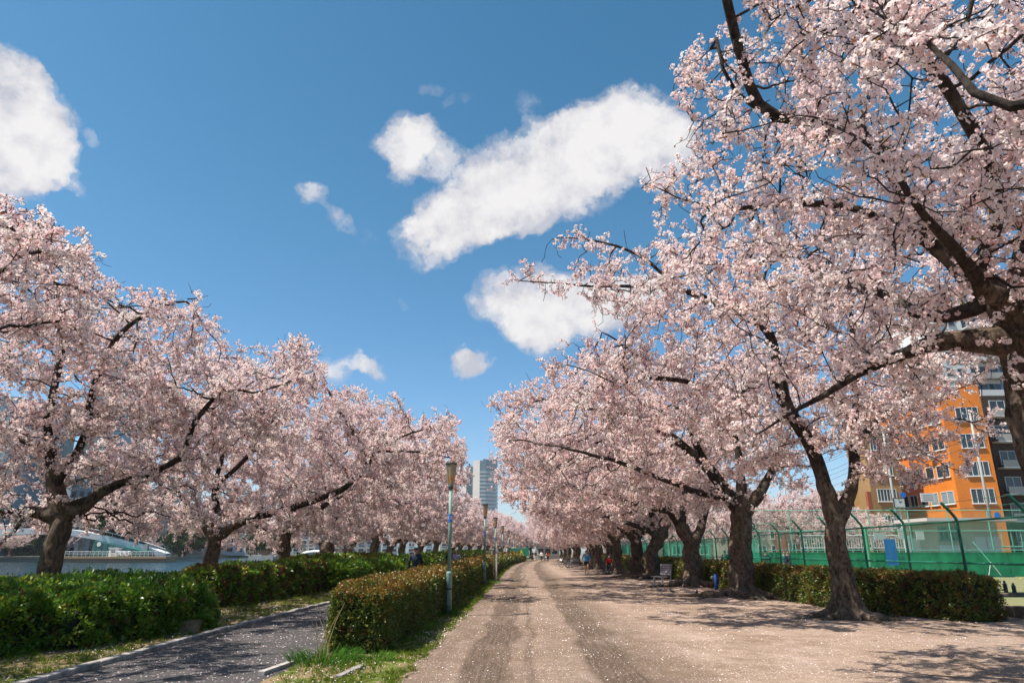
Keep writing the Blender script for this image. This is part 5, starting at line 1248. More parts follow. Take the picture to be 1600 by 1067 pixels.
# ================================================================== things in the park
M['post_green'] = pbr('fence_green', (.012, .13, .085), .55, var=.25, vscale=3, rnd=.1)
M['wire_green'] = pbr('wire_green', (.03, .20, .13), .5)
M['lamp_green'] = pbr('lamp_green_paint', (.16, .27, .24), .5, var=.15, vscale=4, bump=.15, bscale=30)
M['lamp_dark'] = pbr('lamp_dark_metal', (.03, .035, .035), .5)
m, N, out = new_mat('amber_lamp_glass'); b = N.n('ShaderNodeBsdfPrincipled'); N.link(b.outputs[0], out.inputs[0]); tc = N.n('ShaderNodeTexCoord').outputs['Object']; sp = N.n('ShaderNodeSeparateXYZ'); N.link(tc, sp.inputs[0])
zz = N.m('ADD', sp.outputs[2], N.m('MULTIPLY', N.noise(tc, 6, 3, .6), .12)); N.link(N.ramp(N.m('SUBTRACT', zz, 3.2), [(.10, (.68, .62, .46)), (.25, (.78, .50, .20)), (.36, (.88, .40, .08)), (.5, (.72, .55, .34)), (.6, (.60, .50, .36))]), b.inputs['Base Color'])
b.inputs['Roughness'].default_value = .3
ta = N.n('ShaderNodeBsdfTranslucent'); N.link(b.inputs['Base Color'].links[0].from_socket, ta.inputs[0]); ma = N.n('ShaderNodeMixShader'); ma.inputs[0].default_value = .55; N.link(b.outputs[0], ma.inputs[1]); N.link(ta.outputs[0], ma.inputs[2]); N.link(ma.outputs[0], out.inputs[0]); M['amber'] = m
M['sticker_blue'] = pbr('sticker_blue', (.02, .16, .55), .5); M['sticker_white'] = pbr('sticker_white', (.8, .8, .8), .5)
def text_mesh(txt, size, mat, parent, name='lettering'):
    cu = bpy.data.curves.new('t', 'FONT'); cu.body = txt; cu.size = size; cu.align_x = 'CENTER'; cu.align_y = 'CENTER'; cu.extrude = .001
    ob = bpy.data.objects.new('t', cu); C.objects.link(ob); dg = bpy.context.evaluated_depsgraph_get(); me = bpy.data.meshes.new_from_object(ob.evaluated_get(dg)); bpy.data.objects.remove(ob)
    me.materials.clear(); return link(name, me, parent, mat)

# lamp posts along the verge
def lamp():
    root = empty('street_lamp', (0, 0, 0))
    mb = MB(); mb.tube([(0, 0, -.02), (0, 0, .10), (0, 0, .12)], [.11, .105, .085], 16); mb.build('base_plate', M['lamp_dark'], root, smooth=False)
    mb = MB(); mb.tube([(0, 0, .1), (0, 0, 1.02), (0, 0, 1.05), (0, 0, 1.08)], [.082, .080, .078, .056], 20); lo = mb.build('lower_column', M['lamp_green'], root, smooth=True, bevel=0)
    mb = MB(); mb.tube([(0, 0, .62), (0, 0, .66)], [.086, .086], 20); mb.box(-.105, -.03, .61, -.08, .03, .67); mb.build('band', M['lamp_dark'], lo)
    mb = MB(); mb.box(-.035, -.09, .25, .035, -.079, .50); mb.build('hatch', M['lamp_green'], lo)
    mb = MB(); mb.tube([(0, 0, 1.08), (0, 0, 3.26)], [.050, .046], 16); up = mb.build('upper_column', M['lamp_green'], root, smooth=True)
    mb = MB(); mb.tube([(0, 0, 3.24), (0, 0, 3.30)], [.07, .07], 16); mb.build('collar', M['lamp_dark'], root)
    hd = [(.085, 3.30), (.185, 3.92)]
    mb = MB(); n = 8
    for k in range(n):
        a0, a1 = 2 * math.pi * k / n, 2 * math.pi * (k + 1) / n
        for r0, z0, r1, z1 in ((.085, 3.30, .10, 3.40),):
            pass
        mb.add([(math.cos(a0) * .068, math.sin(a0) * .068, 3.30), (math.cos(a1) * .068, math.sin(a1) * .068, 3.30), (math.cos(a1) * .142, math.sin(a1) * .142, 3.90), (math.cos(a0) * .142, math.sin(a0) * .142, 3.90)], [(0, 1, 2, 3)])
    mb.add([(math.cos(2 * math.pi * k / n) * .142, math.sin(2 * math.pi * k / n) * .142, 3.90) for k in range(n)], [tuple(range(n))])
    mb.build('lantern_glass', M['amber'], root)
    mb = MB()
    for k in range(n):
        a0 = 2 * math.pi * k / n; mb.tube([(math.cos(a0) * .071, math.sin(a0) * .071, 3.30), (math.cos(a0) * .147, math.sin(a0) * .147, 3.905)], .009, 5)
    mb.tube([(0, 0, 3.30), (0, 0, 3.36)], [.075, .084], 8); mb.build('lantern_frame', M['lamp_green'], root)
    mb = MB(); mb.tube([(0, 0, 3.905), (0, 0, 3.93), (0, 0, 3.965)], [.160, .168, .12], 8); mb.build('lantern_cap', M['lamp_dark'], root)
    mb = MB(); mb.tube([(0, 0, 2.36), (0, 0, 2.56)], .0575, 16); st = mb.build('sticker', M['sticker_blue'], root)
    t_ = text_mesh('11', .13, M['sticker_white'], st, 'number'); t_.location = (-.005, -.0545, 2.46); t_.rotation_euler = (math.pi / 2, 0, 0)
    return root
L0 = lamp(); GRL = 'green lamp posts along the grass verge'
lys = [(19.2, 'nearest and tallest green lamp post with amber lantern and blue sticker on the grass verge'), (36.4, 'second green lamp post down the clipped hedge, smaller than the nearest'),
       (51, 'third green lamp post, rising just behind the white stake'), (68, 'fourth lamp post, first one beyond the white stake'), (84, 'fifth lamp post, halfway between white stake and road end'),
       (100, 'sixth lamp post, slim with its head lost in blossoms'), (117, 'seventh lamp post beside the far green hoarding'), (136, 'farthest visible lamp post at the end of the clipped hedge')]
for i, (y, lb) in enumerate(lys):
    o = L0 if i == 0 else copy_tree(L0); o.location = (-1.96 + bend(y) * 1.0, y, .02); tag(o, lb, 'street lamp', GRL); o.rotation_euler = (R((0, .3, -.4, .2, 0, .3, -.2, 0)[i]), R((-.4, .2, .3, 0, .3, -.3, 0, .2)[i]), R((0, 20, 45, 10, 70, 0, 30, 60)[i]) if i else 0)
# stakes beside the third lamp
g = gnd(775.5, 908); r_ = empty('stake', (g[0], g[1], 0)); tag(r_, 'white-painted stake standing at the verge in front of the third lamp', 'stake'); mb = MB(); mb.box(-.045, -.045, -.05, .045, .045, 2.05); mb.build('stake_body', pbr('chalky_paint', (.62, .56, .53), .8, var=.2, vscale=6), r_, bevel=.008); mb = MB(); mb.box(-.055, -.055, 1.55, .055, .055, 1.57); mb.build('band', M['lamp_dark'], r_)
g = gnd(771.5, 906); r_ = empty('stake', (g[0], g[1] + .12, 0)); tag(r_, 'shorter brown wooden stake just left of the white stake', 'stake'); mb = MB(); mb.box(-.03, -.03, -.05, .03, .03, 1.45); mb.build('stake_body', pbr('stake_wood', (.30, .19, .13), .85, var=.2, vscale=8), r_, bevel=.006); mb = MB(); mb.box(-.034, -.034, 1.2, .034, .034, 1.23); mb.build('band', M['lamp_dark'], r_)
# flat drain lid on the road, stone by the kerb
g = gnd(795, 906.5); o = MB().box(-.28, -.18, 0, .28, .18, .035).build('drain_lid', M['lamp_dark'], None, bevel=.01); o.location = (g[0], g[1], .004); tag(o, 'small dark metal drain lid on the road edge right of the white stake', 'drain lid')
g = gnd(292, 990)
bmx = bmesh.new(); bmesh.ops.create_cube(bmx, size=1.0); bmesh.ops.subdivide_edges(bmx, edges=bmx.edges[:], cuts=3, use_grid_fill=True)
for v_ in bmx.verts:
    d_ = mnoise.noise(v_.co * 2.3 + Vector((5, 1, 2))); v_.co *= (1 + d_ * .16); v_.co.x *= .42; v_.co.y *= .26; v_.co.z = v_.co.z * .26 + .11
me = bpy.data.meshes.new('boundary_stone'); bmx.to_mesh(me); bmx.free(); o = link('boundary_stone', me, None, pbr('mossy_stone', (.20, .15, .09), .9, var=.3, vscale=5, bump=.6, bscale=20)); o.location = (g[0], g[1], 0.02); o.rotation_euler = (0, 0, .15); tag(o, 'squared brown stone block in the grass at the foot of the nearest azaleas', 'stone')
# little brown wooden marker by the left trunk
g = at(144, 905, 18.6); r_ = empty('sign', (g[0], g[1], 0)); tag(r_, 'low dark red-brown board on legs behind the azaleas right of the leaning tree', 'sign'); mb = MB(); mb.box(-.3, -.02, .9, .3, .02, 1.15); mb.build('board', pbr('dark_red_wood', (.10, .03, .025), .7, var=.2), r_)
for s in (-.2, .2): mb = MB(); mb.box(s - .025, .021, 0, s + .025, .06, 1.1); mb.build('leg', M['dark_wall'], r_)

# ------------------------------------------------------------------ tennis court side
FX = 13.05
def court_mat():
    m, N, out = new_mat('court_turf'); b = N.n('ShaderNodeBsdfPrincipled'); N.link(b.outputs[0], out.inputs[0]); b.inputs['Roughness'].default_value = .9
    tc = N.n('ShaderNodeTexCoord').outputs['Object']; c = N.mix(N.ramp(N.noise(tc, .5, 5, .6), [(.35, 0), (.65, 1)]), (.25, .215, .10), (.20, .20, .085)); c = N.mix(N.ramp(N.noise(tc, 14, 3, .7), [(.3, .4), (.6, 0)]), c, (.2, .22, .08)); N.link(c, b.inputs['Base Color']); return m
mb = MB(); mb.add([(14.5, 22.5, -.02), (70, 22.5, -.02), (70, 49.6, -.02), (14.5, 49.6, -.02)], [(0, 1, 2, 3)]); o = mb.build('tennis_court', court_mat()); tag(o, kind='structure')
mb = MB(); mb.add([(16.5, 27.3, -.012), (66, 27.3, -.012), (66, 27.9, -.012), (16.5, 27.9, -.012)], [(0, 1, 2, 3)]); o = mb.build('court_marking', pbr('court_green', (.03, .22, .10), .8)); tag(o, kind='structure')
mb = MB(); mb.add([(16.5, 36, -.012), (66, 36, -.012), (66, 36.08, -.012), (16.5, 36.08, -.012)], [(0, 1, 2, 3)]); o = mb.build('court_line', M['frame_white']); tag(o, kind='structure')
# green court wall, battens as parts
M['court_wall'] = pbr('court_wall_green', (.012, .24, .10), .7, var=.3, vscale=1.2, bump=.3, bscale=8)
root = empty('wall', (15.5, 50, 0)); tag(root, 'long green painted practice wall at the back of the tennis court', 'wall')
x = 0
while x < 44: mb = MB(); mb.box(x + .012, -.06, -.05, x + 1.788, .06, 1.52); mb.build('panel', M['court_wall'], root); x += 1.8
mb = MB(); mb.box(0, -.075, 1.523, 45, .075, 1.575); mb.build('coping', M['court_wall'], root)
# near chain-link fence with cranked posts
root = empty('chain_link_fence', (FX, 14, 0)); tag(root, 'near green chain-link fence with outward-cranked posts running along the court', 'fence')
def fpost(y, near):
    mb = MB(); mb.tube([(0, y, -.05), (0, y, 2.46), (-.02, y, 2.55), (-.10, y, 2.68), (-.24, y, 2.86), (-.38, y, 3.02)], .045 if near else .045, 8 if near else 6); return mb.build('post', M['post_green'], root, smooth=True)
y = 0.9
fy = [21.4 + 3 * k for k in range(-2, 26)]
for yy in fy: fpost(yy - 14, yy < 40)
for z in (2.47, 1.28, .12):
    mb = MB(); mb.tube([(-.005, .5, z), (-.005, 86, z)], .028, 6); mb.build('rail', M['post_green'], root)
for z, x_ in ((2.80, -.19), (3.0, -.37)): mb = MB(); mb.tube([(x_, .5, z), (x_, 86, z)], .007, 4); mb.build('barbed_wire', M['wire_green'], root)
def chain(y0, y1, z0, z1, sp, w, name='mesh_wire'):
    v, f = [], []
    def rod(p, q):
        b = len(v); d = (Vector(q) - Vector(p)).normalized(); u = d.cross(Vector((1, 0, 0))).normalized() * w; t = Vector((w, 0, 0))
        for c_ in (p, q):
            for o_ in (u, -u * .5 + t * .87, -u * .5 - t * .87): v.append(tuple(Vector(c_) + o_))
        f.extend([(b, b + 1, b + 4, b + 3), (b + 1, b + 2, b + 5, b + 4), (b + 2, b, b + 3, b + 5)])
    H = z1 - z0; s = y0 - H
    while s < y1:
        for sg in (1, -1):
            a, b_ = (s, s + H); zz = (z0, z1) if sg > 0 else (z1, z0)
            a2, b2 = max(a, y0), min(b_, y1)
            if b2 > a2: rod((.02 * sg * .3, a2, zz[0] + (zz[1] - zz[0]) * (a2 - a) / H), (.02 * sg * .3, b2, zz[0] + (zz[1] - zz[0]) * (b2 - a) / H))
        s += sp
    me = bpy.data.meshes.new(name); me.from_pydata(v, [], f); return me
o = link('mesh_wire', chain(.5, 30, .1, 2.46, .075, .0022), root, M['wire_green']); o['kind'] = 'stuff'
o = link('mesh_wire', chain(30, 86, .1, 2.46, .13, .0045), root, M['wire_green']); o['kind'] = 'stuff'
# net windbreak cloth hung behind the fence farther on
m, N, out = new_mat('green_net'); t1 = N.n('ShaderNodeBsdfTransparent'); d1 = N.n('ShaderNodeBsdfDiffuse'); d1.inputs[0].default_value = (.02, .33, .23, 1); mx = N.n('ShaderNodeMixShader'); mx.inputs[0].default_value = .5; N.link(t1.outputs[0], mx.inputs[1]); N.link(d1.outputs[0], mx.inputs[2]); N.link(mx.outputs[0], out.inputs[0])
for a_, b_ in ((26, 41), (41.2, 56), (56.2, 71), (71.2, 85)):
    v, f = [], []; n = 40
    for i in range(n + 1):
        y = a_ + (b_ - a_) * i / n
        for z in (.15, 1.2, 2.4): v.append((.07 + .03 * math.sin(i * 1.1 + z), y, z))
    for i in range(n):
        for k in (0, 1): q = i * 3 + k; f.append((q, q + 3, q + 4, q + 1))
    me = bpy.data.meshes.new('windbreak_net'); me.from_pydata(v, [], f); link('windbreak_net', me, root, m)
# far taller fence above the green wall
root = empty('chain_link_fence', (15.5, 50.5, 0)); tag(root, 'tall pale green mesh fence standing behind the green practice wall', 'fence')
M['pale_green'] = pbr('pale_green_paint', (.16, .42, .32), .5)
for k in range(17): mb = MB(); mb.tube([(k * 2.8 + .7, 0, 0), (k * 2.8 + .7, 0, 4.45)], .045, 6); mb.build('post', M['pale_green'], root)
for z in (4.42, 3.0, 1.7): mb = MB(); mb.tube([(0, -.01, z), (46, -.01, z)], .03, 5); mb.build('rail', M['pale_green'], root)
me = chain(0, 46, 1.6, 4.4, .16, .0045); o = link('mesh_wire', me, root, M['pale_green']); o['kind'] = 'stuff'; o.rotation_euler = (0, 0, -math.pi / 2)
# chain faces: local y becomes x
# side netting posts inside the court
for i, (px, lb) in enumerate(((1358, 'light green padded net post in front of the practice wall'),)):
    g = at(px, 880, 44); r_ = empty('net_post', (g[0], g[1], 0)); tag(r_, lb, 'post'); mb = MB(); mb.tube([(0, 0, 0), (0, 0, 3.1)], .16, 10); mb.build('pad', pbr('pad_green', (.10, .45, .25), .6), r_); mb = MB(); mb.tube([(0, 0, 0), (0, 0, .12)], .22, 10); mb.build('foot', M['post_green'], r_)
# things on and behind the court
def slab(px0, px1, Y, pt, pb, mat, name, label, cat, th=.06, part='board', frame=True):
    p0, p1 = at(px0, (pt + pb) / 2, Y), at(px1, (pt + pb) / 2, Y); zt, zb = zat(px0, pt, Y), zat(px0, pb, Y); r_ = empty(name, (p0[0], Y, zb)); tag(r_, label, cat); w_ = p1[0] - p0[0]
    mb = MB(); mb.box(0, 0, 0, w_, th, zt - zb); mb.build(part, mat, r_)
    if frame:
        mb = MB(); t = .05; mb.box(-t, -.02, -t, 0, th + .02, zt - zb + t); mb.box(w_, -.02, -t, w_ + t, th + .02, zt - zb + t); mb.box(0, -.02, zt - zb, w_, th + .02, zt - zb + t); mb.build('frame', M['frame_grey'], r_)
    return r_
slab(1384, 1402, 49.7, 842, 883, pbr('blue_sheet', (.012, .12, .42), .6, var=.15, vscale=2), 'blue_mat', 'bright blue sheet hung upright on the green practice wall', 'mat', frame=False)
slab(1424, 1438, 52.5, 838, 867, M['concrete'], 'locker', 'narrow grey cabinet behind the green wall, right of the blue sheet', 'cabinet', th=.5)
slab(1432, 1444, 51.2, 829, 843, M['frame_white'], 'notice', 'small white notice on the far fence above the grey cabinet', 'sign', frame=False)
slab(1404, 1417, 51.3, 826, 842, M['frame_white'], 'notice', 'white notice on the far fence left of the grey cabinet', 'sign', frame=False)
slab(1366, 1383, 51.4, 832, 843, M['frame_white'], 'notice', 'white notice on the far fence just left above the blue sheet', 'sign', frame=False)
# white shed with flat pink-white roof
p0 = at(1470, 865, 57); w_ = at(1566, 865, 57)[0] - p0[0]; r_ = empty('shed', (p0[0], 57, 0)); tag(r_, 'low white shed with long flat eaves behind the practice wall', 'shed')
wall_block(r_, 'wall', [(0, 0), (w_, 0), (w_, 3.5), (0, 3.5)], 0, 3.9, M['cream']); wall_block(r_, 'roof', [(-1.3, -1.2), (w_ + .9, -1.2), (w_ + .9, 3.8), (-1.3, 3.8)], 3.903, 4.15, pbr('pink_white', (.62, .52, .50), .7))
for k, (s0, s1, mt) in enumerate(((.0, .42, 'frame_white'), (.44, .58, 'cream'), (.60, .77, 'white_wall'), (.79, 1.0, 'frame_white'))):
    mb = MB(); mb.box(w_ * s0, -.06, 0, w_ * s1, -.004, 2.1 if k < 2 else 2.75); mb.build('panel', M[mt], r_)
for s in (.1, .28): w = window(r_, w_ * s, 2.45, w_ * .15, 1.1, mull=1, fm='frame_grey'); w.location.y = -.02
# street clutter: row of parked bicycles' racks as white railings
p0 = at(1250, 838, 60); w_ = at(1420, 838, 60)[0] - p0[0]; r_ = empty('railing', (p0[0], 60, 0)); tag(r_, 'white roadside railing beyond the tennis court', 'railing')
for z in (1.9, 2.9): mb = MB(); mb.tube([(0, 0, z), (w_, 0, z)], .04, 6); mb.build('rail', M['frame_white'], r_)
for k in range(44): mb = MB(); mb.tube([(w_ * (k + .5) / 44, 0, 0 if k % 6 == 0 else 1.9), (w_ * (k + .5) / 44, 0, 2.9)], .025, 5); mb.build('baluster', M['frame_white'], r_)
p0 = at(1558, 838, 60); r_ = empty('railing', (p0[0], 60, 0)); tag(r_, 'pale blue-green railing at the right edge beyond the shed', 'railing')
for z in (2.0, 3.3): mb = MB(); mb.tube([(0, 0, z), (7, 0, z)], .05, 6); mb.build('rail', M['pale_green'], r_)
for k in range(9): mb = MB(); mb.tube([(.4 + k * .8, 0, 0), (.4 + k * .8, 0, 3.3)], .04, 5); mb.build('baluster', M['pale_green'], r_)
mb = MB(); mb.box(at(1180, 850, 63)[0], 61.5, -.055, at(1700, 850, 63)[0] + 20, 73, .9); o = mb.build('street_embankment', pbr('bank_grass', (.14, .13, .07), .95, var=.4, vscale=.8, bump=.6, bscale=6)); tag(o, kind='structure')
# clock on a pole
p0 = at(1419, 870, 54); r_ = empty('clock', (p0[0], 54, 0)); tag(r_, 'square white-faced clock on a pole in front of the orange building', 'clock')
mb = MB(); mb.tube([(0, 0.1, 0), (0, 0.1, zat(1419, 778, 54))], .07, 8); mb.build('pole', M['frame_white'], r_)
z0, z1 = zat(1419, 794, 54), zat(1419, 777.5, 54); hw = (at(1428.5, 786, 54)[0] - at(1410, 786, 54)[0]) / 2
mb = MB(); mb.box(-hw, -.06, z0, hw, .05, z1); cs = mb.build('case', M['lamp_dark'], r_, bevel=.05); mb = MB(); mb.box(-hw + .08, -.075, z0 + .08, hw - .08, -.063, z1 - .08); fc = mb.build('face', M['frame_white'], r_)
zc = (z0 + z1) / 2
for a, L_, w_ in ((R(52), .22, .03), (R(-8), .32, .02)):
    mb = MB(); mb.box(-w_, -.085, 0, w_, -.078, L_); o = mb.build('hand', M['lamp_dark'], fc); o.location = (0, 0, zc); o.rotation_euler = (0, a, 0)
for k in range(12):
    a = k * math.pi / 6; mb = MB(); mb.box(-.012, -.084, .30, .012, -.078, .36); o = mb.build('hour_mark', M['lamp_dark'], fc); o.location = (0, 0, zc); o.rotation_euler = (0, a, 0)
# round blue road signs and poles
def upole(px, Y, pt, label, rad=.16, arms=True):
    p = at(px, 850, Y); r_ = empty('utility_pole', (p[0], Y, 0)); tag(r_, label, 'utility pole'); z = zat(px, pt, Y); mb = MB(); mb.tube([(0, 0, 0), (0, 0, z)], [rad, rad * .7], 10); mb.build('pole', M['concrete'], r_, smooth=True)
    if arms:
        for k, dz in enumerate((.5, 1.2)): mb = MB(); mb.box(-.9, -.05, z - dz - .05, .9, .05, z - dz + .05); mb.build('crossarm', M['frame_grey'], r_)
        for s in (-.7, 0, .7): mb = MB(); mb.tube([(s, 0, z - .45), (s, 0, z - .28)], .05, 6); mb.build('insulator', M['frame_white'], r_)
    return (p[0], Y, z)
u1 = upole(1556, 72, 640, 'concrete utility pole in front of the right half of the orange building')
u2 = upole(1408, 80, 665, 'white-grey utility pole between the ochre and the orange building')
u3 = upole(1236, 84, 730, 'concrete utility pole left of the forked cherry', .14)
u4 = upole(1700, 66, 560, 'utility pole beyond the right edge', .16)
r_ = empty('cable', (0, 0, 0)); tag(r_, 'dark overhead cables strung between the utility poles before the orange building', 'cables')
for a_, b_ in ((u4, u1), (u1, u2), (u2, u3)):
    for dz, dx in ((.3, -.7), (.3, 0), (.3, .7), (1.6, 0), (2.1, .1), (2.7, -.1), (3.4, .05)):
        A_ = np.array(a_) + (dx, 0, -dz); B_ = np.array(b_) + (dx, 0, -dz); pts = [tuple(A_ + (B_ - A_) * t - np.array((0, 0, 1.0 * 4 * t * (1 - t)))) for t in np.linspace(0, 1, 13)]
        mb = MB(); mb.tube(pts, .018, 4); mb.build('cable_strand', M['lamp_dark'], r_)
g = at(1411, 773, 79.5); r_ = empty('road_sign', (g[0], 79.5, 0)); tag(r_, 'round blue road sign above and left of the clock', 'sign'); mb = MB(); mb.tube([(0, 0, g[2]), (0, .05, g[2])], .32, 20); mb.build('disc', M['sticker_blue'], r_); mb = MB(); mb.tube([(.0, .08, 0), (.0, .08, g[2] + .3)], .03, 6); mb.build('pole', M['frame_grey'], r_)
g = at(1559, 805, 69); r_ = empty('road_sign', (g[0], 69, 0)); tag(r_, 'round blue road sign at the foot of the utility pole right of the shed', 'sign'); mb = MB(); mb.tube([(0, 0, g[2]), (0, .05, g[2])], .32, 20); mb.build('disc', M['sticker_blue'], r_); mb = MB(); mb.tube([(0, .08, 0), (0, .08, g[2] + .3)], .03, 6); mb.build('pole', M['frame_grey'], r_)
# wall sign on orange building
g = at(1450, 777, 83); r_ = empty('sign', (g[0], g[1], g[2] - .5)); tag(r_, 'small white signboard projecting from the orange building', 'sign'); mb = MB(); mb.box(-.8, 0, 0, .8, .1, 1.0); mb.build('board', M['frame_white'], r_)
for k in range(3): mb = MB(); mb.box(-.6, -.01, .2 + k * .25, .6, -.003, .27 + k * .25); mb.build('stripe', M['frame_grey'], r_)

# court broom leaning by the wall
g = gnd(1471, 897, -.02); r_ = empty('court_broom', (g[0], min(g[1], 48.6), -.02)); tag(r_, 'green-handled court drag broom standing before the practice wall', 'broom')
f_ = min(g[1], 48.6) / g[1]
mb = MB(); mb.box(-1.3, -.08, 0, 1.3, .08, .12); mb.build('brush', M['post_green'], r_)
for a_, b_ in (((-.35, 0, .12), (0, .1, .95)), ((.45, 0, .12), (0, .1, .95))): mb = MB(); mb.tube([a_, b_], .022, 6); mb.build('strut', M['frame_white'], r_)
mb = MB(); mb.tube([(0, .1, .9), (-.5, .8, 2.3)], .025, 6); mb.build('handle', M['pale_green'], r_)
# balls
m_ball = pbr('ball_yellow', (.72, .80, .08), .8)
bm_ = bmesh.new(); bmesh.ops.create_icosphere(bm_, subdivisions=2, radius=.036)
me_ball = bpy.data.meshes.new('tennis_ball'); bm_.to_mesh(me_ball); bm_.free(); me_ball.materials.append(m_ball)
bl = [(1485, 912, 'left of the tilted near fence post'), (1491, 909.5, 'almost touching another, left of the near post'), (1539, 911.5, 'beyond the fence post, front of a pair'), (1547, 908, 'beyond the fence post, back of a pair'), (1595, 904, 'at the right edge of the court'), (1516, 904, 'just behind the near fence post'), (1516, 908.5, 'in front of the near fence post gap'), (1503, 897.6, 'close before the practice wall'), (1420, 898.5, 'before the wall right of the middle post'), (1437, 903, 'above the hedge end, right of the middle post'), (1402, 904, 'just above the hedge left of the middle post'), (1385, 904.5, 'above the hedge below the blue sheet')]
for px, py, wh_ in bl:
    g = gnd(px, py, .016); o = bpy.data.objects.new('tennis_ball', me_ball); C.objects.link(o); o.location = (g[0], g[1], .016); o.scale = (1.25, 1.25, 1.25); tag(o, 'yellow tennis ball on the court ' + wh_, 'ball', 'tennis balls on the court')

# stone bench and kerb blocks at the right edge
M['old_stone'] = pbr('old_stone', (.15, .115, .095), .9, var=.35, vscale=4, bump=.7, bscale=18)
g = at(1552, 950, 19.6); r_ = empty('stone_bench', (g[0], 19.6, 0)); tag(r_, 'dark stone slab bench on block feet behind the fence at the right edge', 'bench')
mb = MB(); mb.box(-.65, -.25, .46, 2.0, .25, .56); mb.build('seat', M['old_stone'], r_, bevel=.02)
for x in (-.15, 1.4): mb = MB(); mb.box(x - .22, -.18, 0, x + .22, .18, .457); mb.build('leg', M['concrete'], r_, bevel=.015)
for px, lb in ((1572, 'taller dark bottle standing on the stone bench'), (1585, 'shorter dark bottle on the stone bench, right of the other')):
    p = at(px, 922, 19.6); h_ = .30 if px == 1572 else .24; r_ = empty('bottle', (p[0], 19.6, .56)); tag(r_, lb, 'bottle', 'bottles on the stone bench')
    mb = MB(); mb.tube([(0, 0, 0), (0, 0, h_ * .7), (0, 0, h_ * .82), (0, 0, h_ * .92)], [.05, .05, .028, .025], 12); mb.build('body', pbr('bottle_navy', (.02, .035, .06), .3), r_, smooth=False); mb = MB(); mb.tube([(0, 0, h_ * .92), (0, 0, h_)], .03, 10); mb.build('cap', M['lamp_dark'], r_)
root = empty('kerb', (13.0, 12, 0)); tag(root, kind='structure')
for k in range(12):
    mb = MB(); mb.box(-.12, -.39, -.05, .12, .39, .26); o = mb.build('kerb_stone', M['old_stone'], root, bevel=.03); o.location = (-.35 + random.uniform(-.03, .03), k * .82 + .8, random.uniform(-.03, .02)); o.rotation_euler = (0, 0, random.uniform(-.03, .03))

# wooden-slat bench at the right-hand trunks
g = gnd(1041, 917); r_ = empty('park_bench', (g[0], g[1] + .3, 0), R(-68)); tag(r_, 'grey park bench with tilted back between two right-hand trunks', 'bench')
M['bench_grey'] = pbr('bench_grey', (.36, .34, .36), .7, var=.1)
for k in range(4): mb = MB(); mb.box(-.85, -.22 + k * .115, .43, .1, -.125 + k * .115, .46); mb.build('seat_slat', M['bench_grey'], r_)
for k in range(5): mb = MB(); mb.box(-.85, .30 + k * .02, .52 + k * .105, .1, .33 + k * .02, .61 + k * .105); mb.build('back_slat', M['bench_grey'], r_)
for x in (-.7, 0): mb = MB(); mb.box(x - .02, .335, 0, x + .02, .38, 1.05); mb.build('back_post', M['frame_grey'], r_)
for x in (-.7, 0): mb = MB(); mb.box(x - .03, -.16, 0, x + .03, -.08, .427); mb.build('leg', M['frame_white'], r_)
g = gnd(1120.5, 929); r_ = empty('bollard', (g[0], g[1], 0)); tag(r_, 'short blue standpipe post with a small tap between the hedge and the stout cherry', 'post'); mb = MB(); mb.tube([(0, 0, -.02), (0, 0, .74), (0, 0, .76)], [.075, .075, .06], 14); mb.build('column', pbr('post_blue', (.012, .06, .28), .5, var=.15), r_, smooth=True); mb = MB(); mb.tube([(-.06, 0, .66), (-.16, 0, .68), (-.19, 0, .62)], .018, 8); mb.build('tap', M['frame_grey'], r_)

# small dark birds feeding
m_bird = pbr('bird_dark', (.03, .028, .03), .6)
def bird(px, py, rz, label):
    g = gnd(px, py); r_ = empty('bird', (g[0], g[1], 0), rz); tag(r_, label, 'bird', 'birds feeding on the ground'); mb = MB()
    mb.tube([(-.13, 0, .10), (-.08, 0, .105), (-.02, 0, .11), (.04, 0, .125), (.075, 0, .15), (.10, 0, .18), (.125, 0, .185), (.14, 0, .18)], [.008, .028, .048, .045, .03, .027, .022, .006], 10); mb.build('body', m_bird, r_, smooth=True)
    mb = MB(); mb.add([(-.10, -.02, .10), (-.10, .02, .10), (-.21, .028, .085), (-.21, -.028, .085), (-.10, 0, .115), (-.21, 0, .093)], [(0, 1, 2, 3), (4, 5, 2, 1), (0, 3, 5, 4), (3, 2, 5), (0, 4, 1)]); mb.build('tail', m_bird, r_)
    mb = MB(); mb.tube([(.135, 0, .18), (.165, 0, .172)], [.007, .002], 6); mb.build('beak', pbr('beak', (.35, .22, .05), .5), r_)
    for s in (-.018, .018): mb = MB(); mb.tube([(.0, s, .08), (.005, s, .0)], .004, 5); mb.tube([(-.01, s, .004), (.03, s, .004)], .003, 4); mb.build('leg', M['lamp_dark'], r_)
    for s in (-1, 1): mb = MB(); mb.add([(.04, .043 * s, .14), (-.09, .03 * s, .125), (-.13, .02 * s, .10), (0, .05 * s, .095)], [(0, 1, 2, 3)]); mb.build('wing', m_bird, r_)
bird(1031.5, 925, 2.6, 'left one of two small dark birds pecking in front of the grey bench')
bird(1051, 928.5, 2.4, 'right one of two small dark birds in front of the grey bench')
bird(1089, 929.5, 1.2, 'dark bird between the twisted trunk and the blue post')

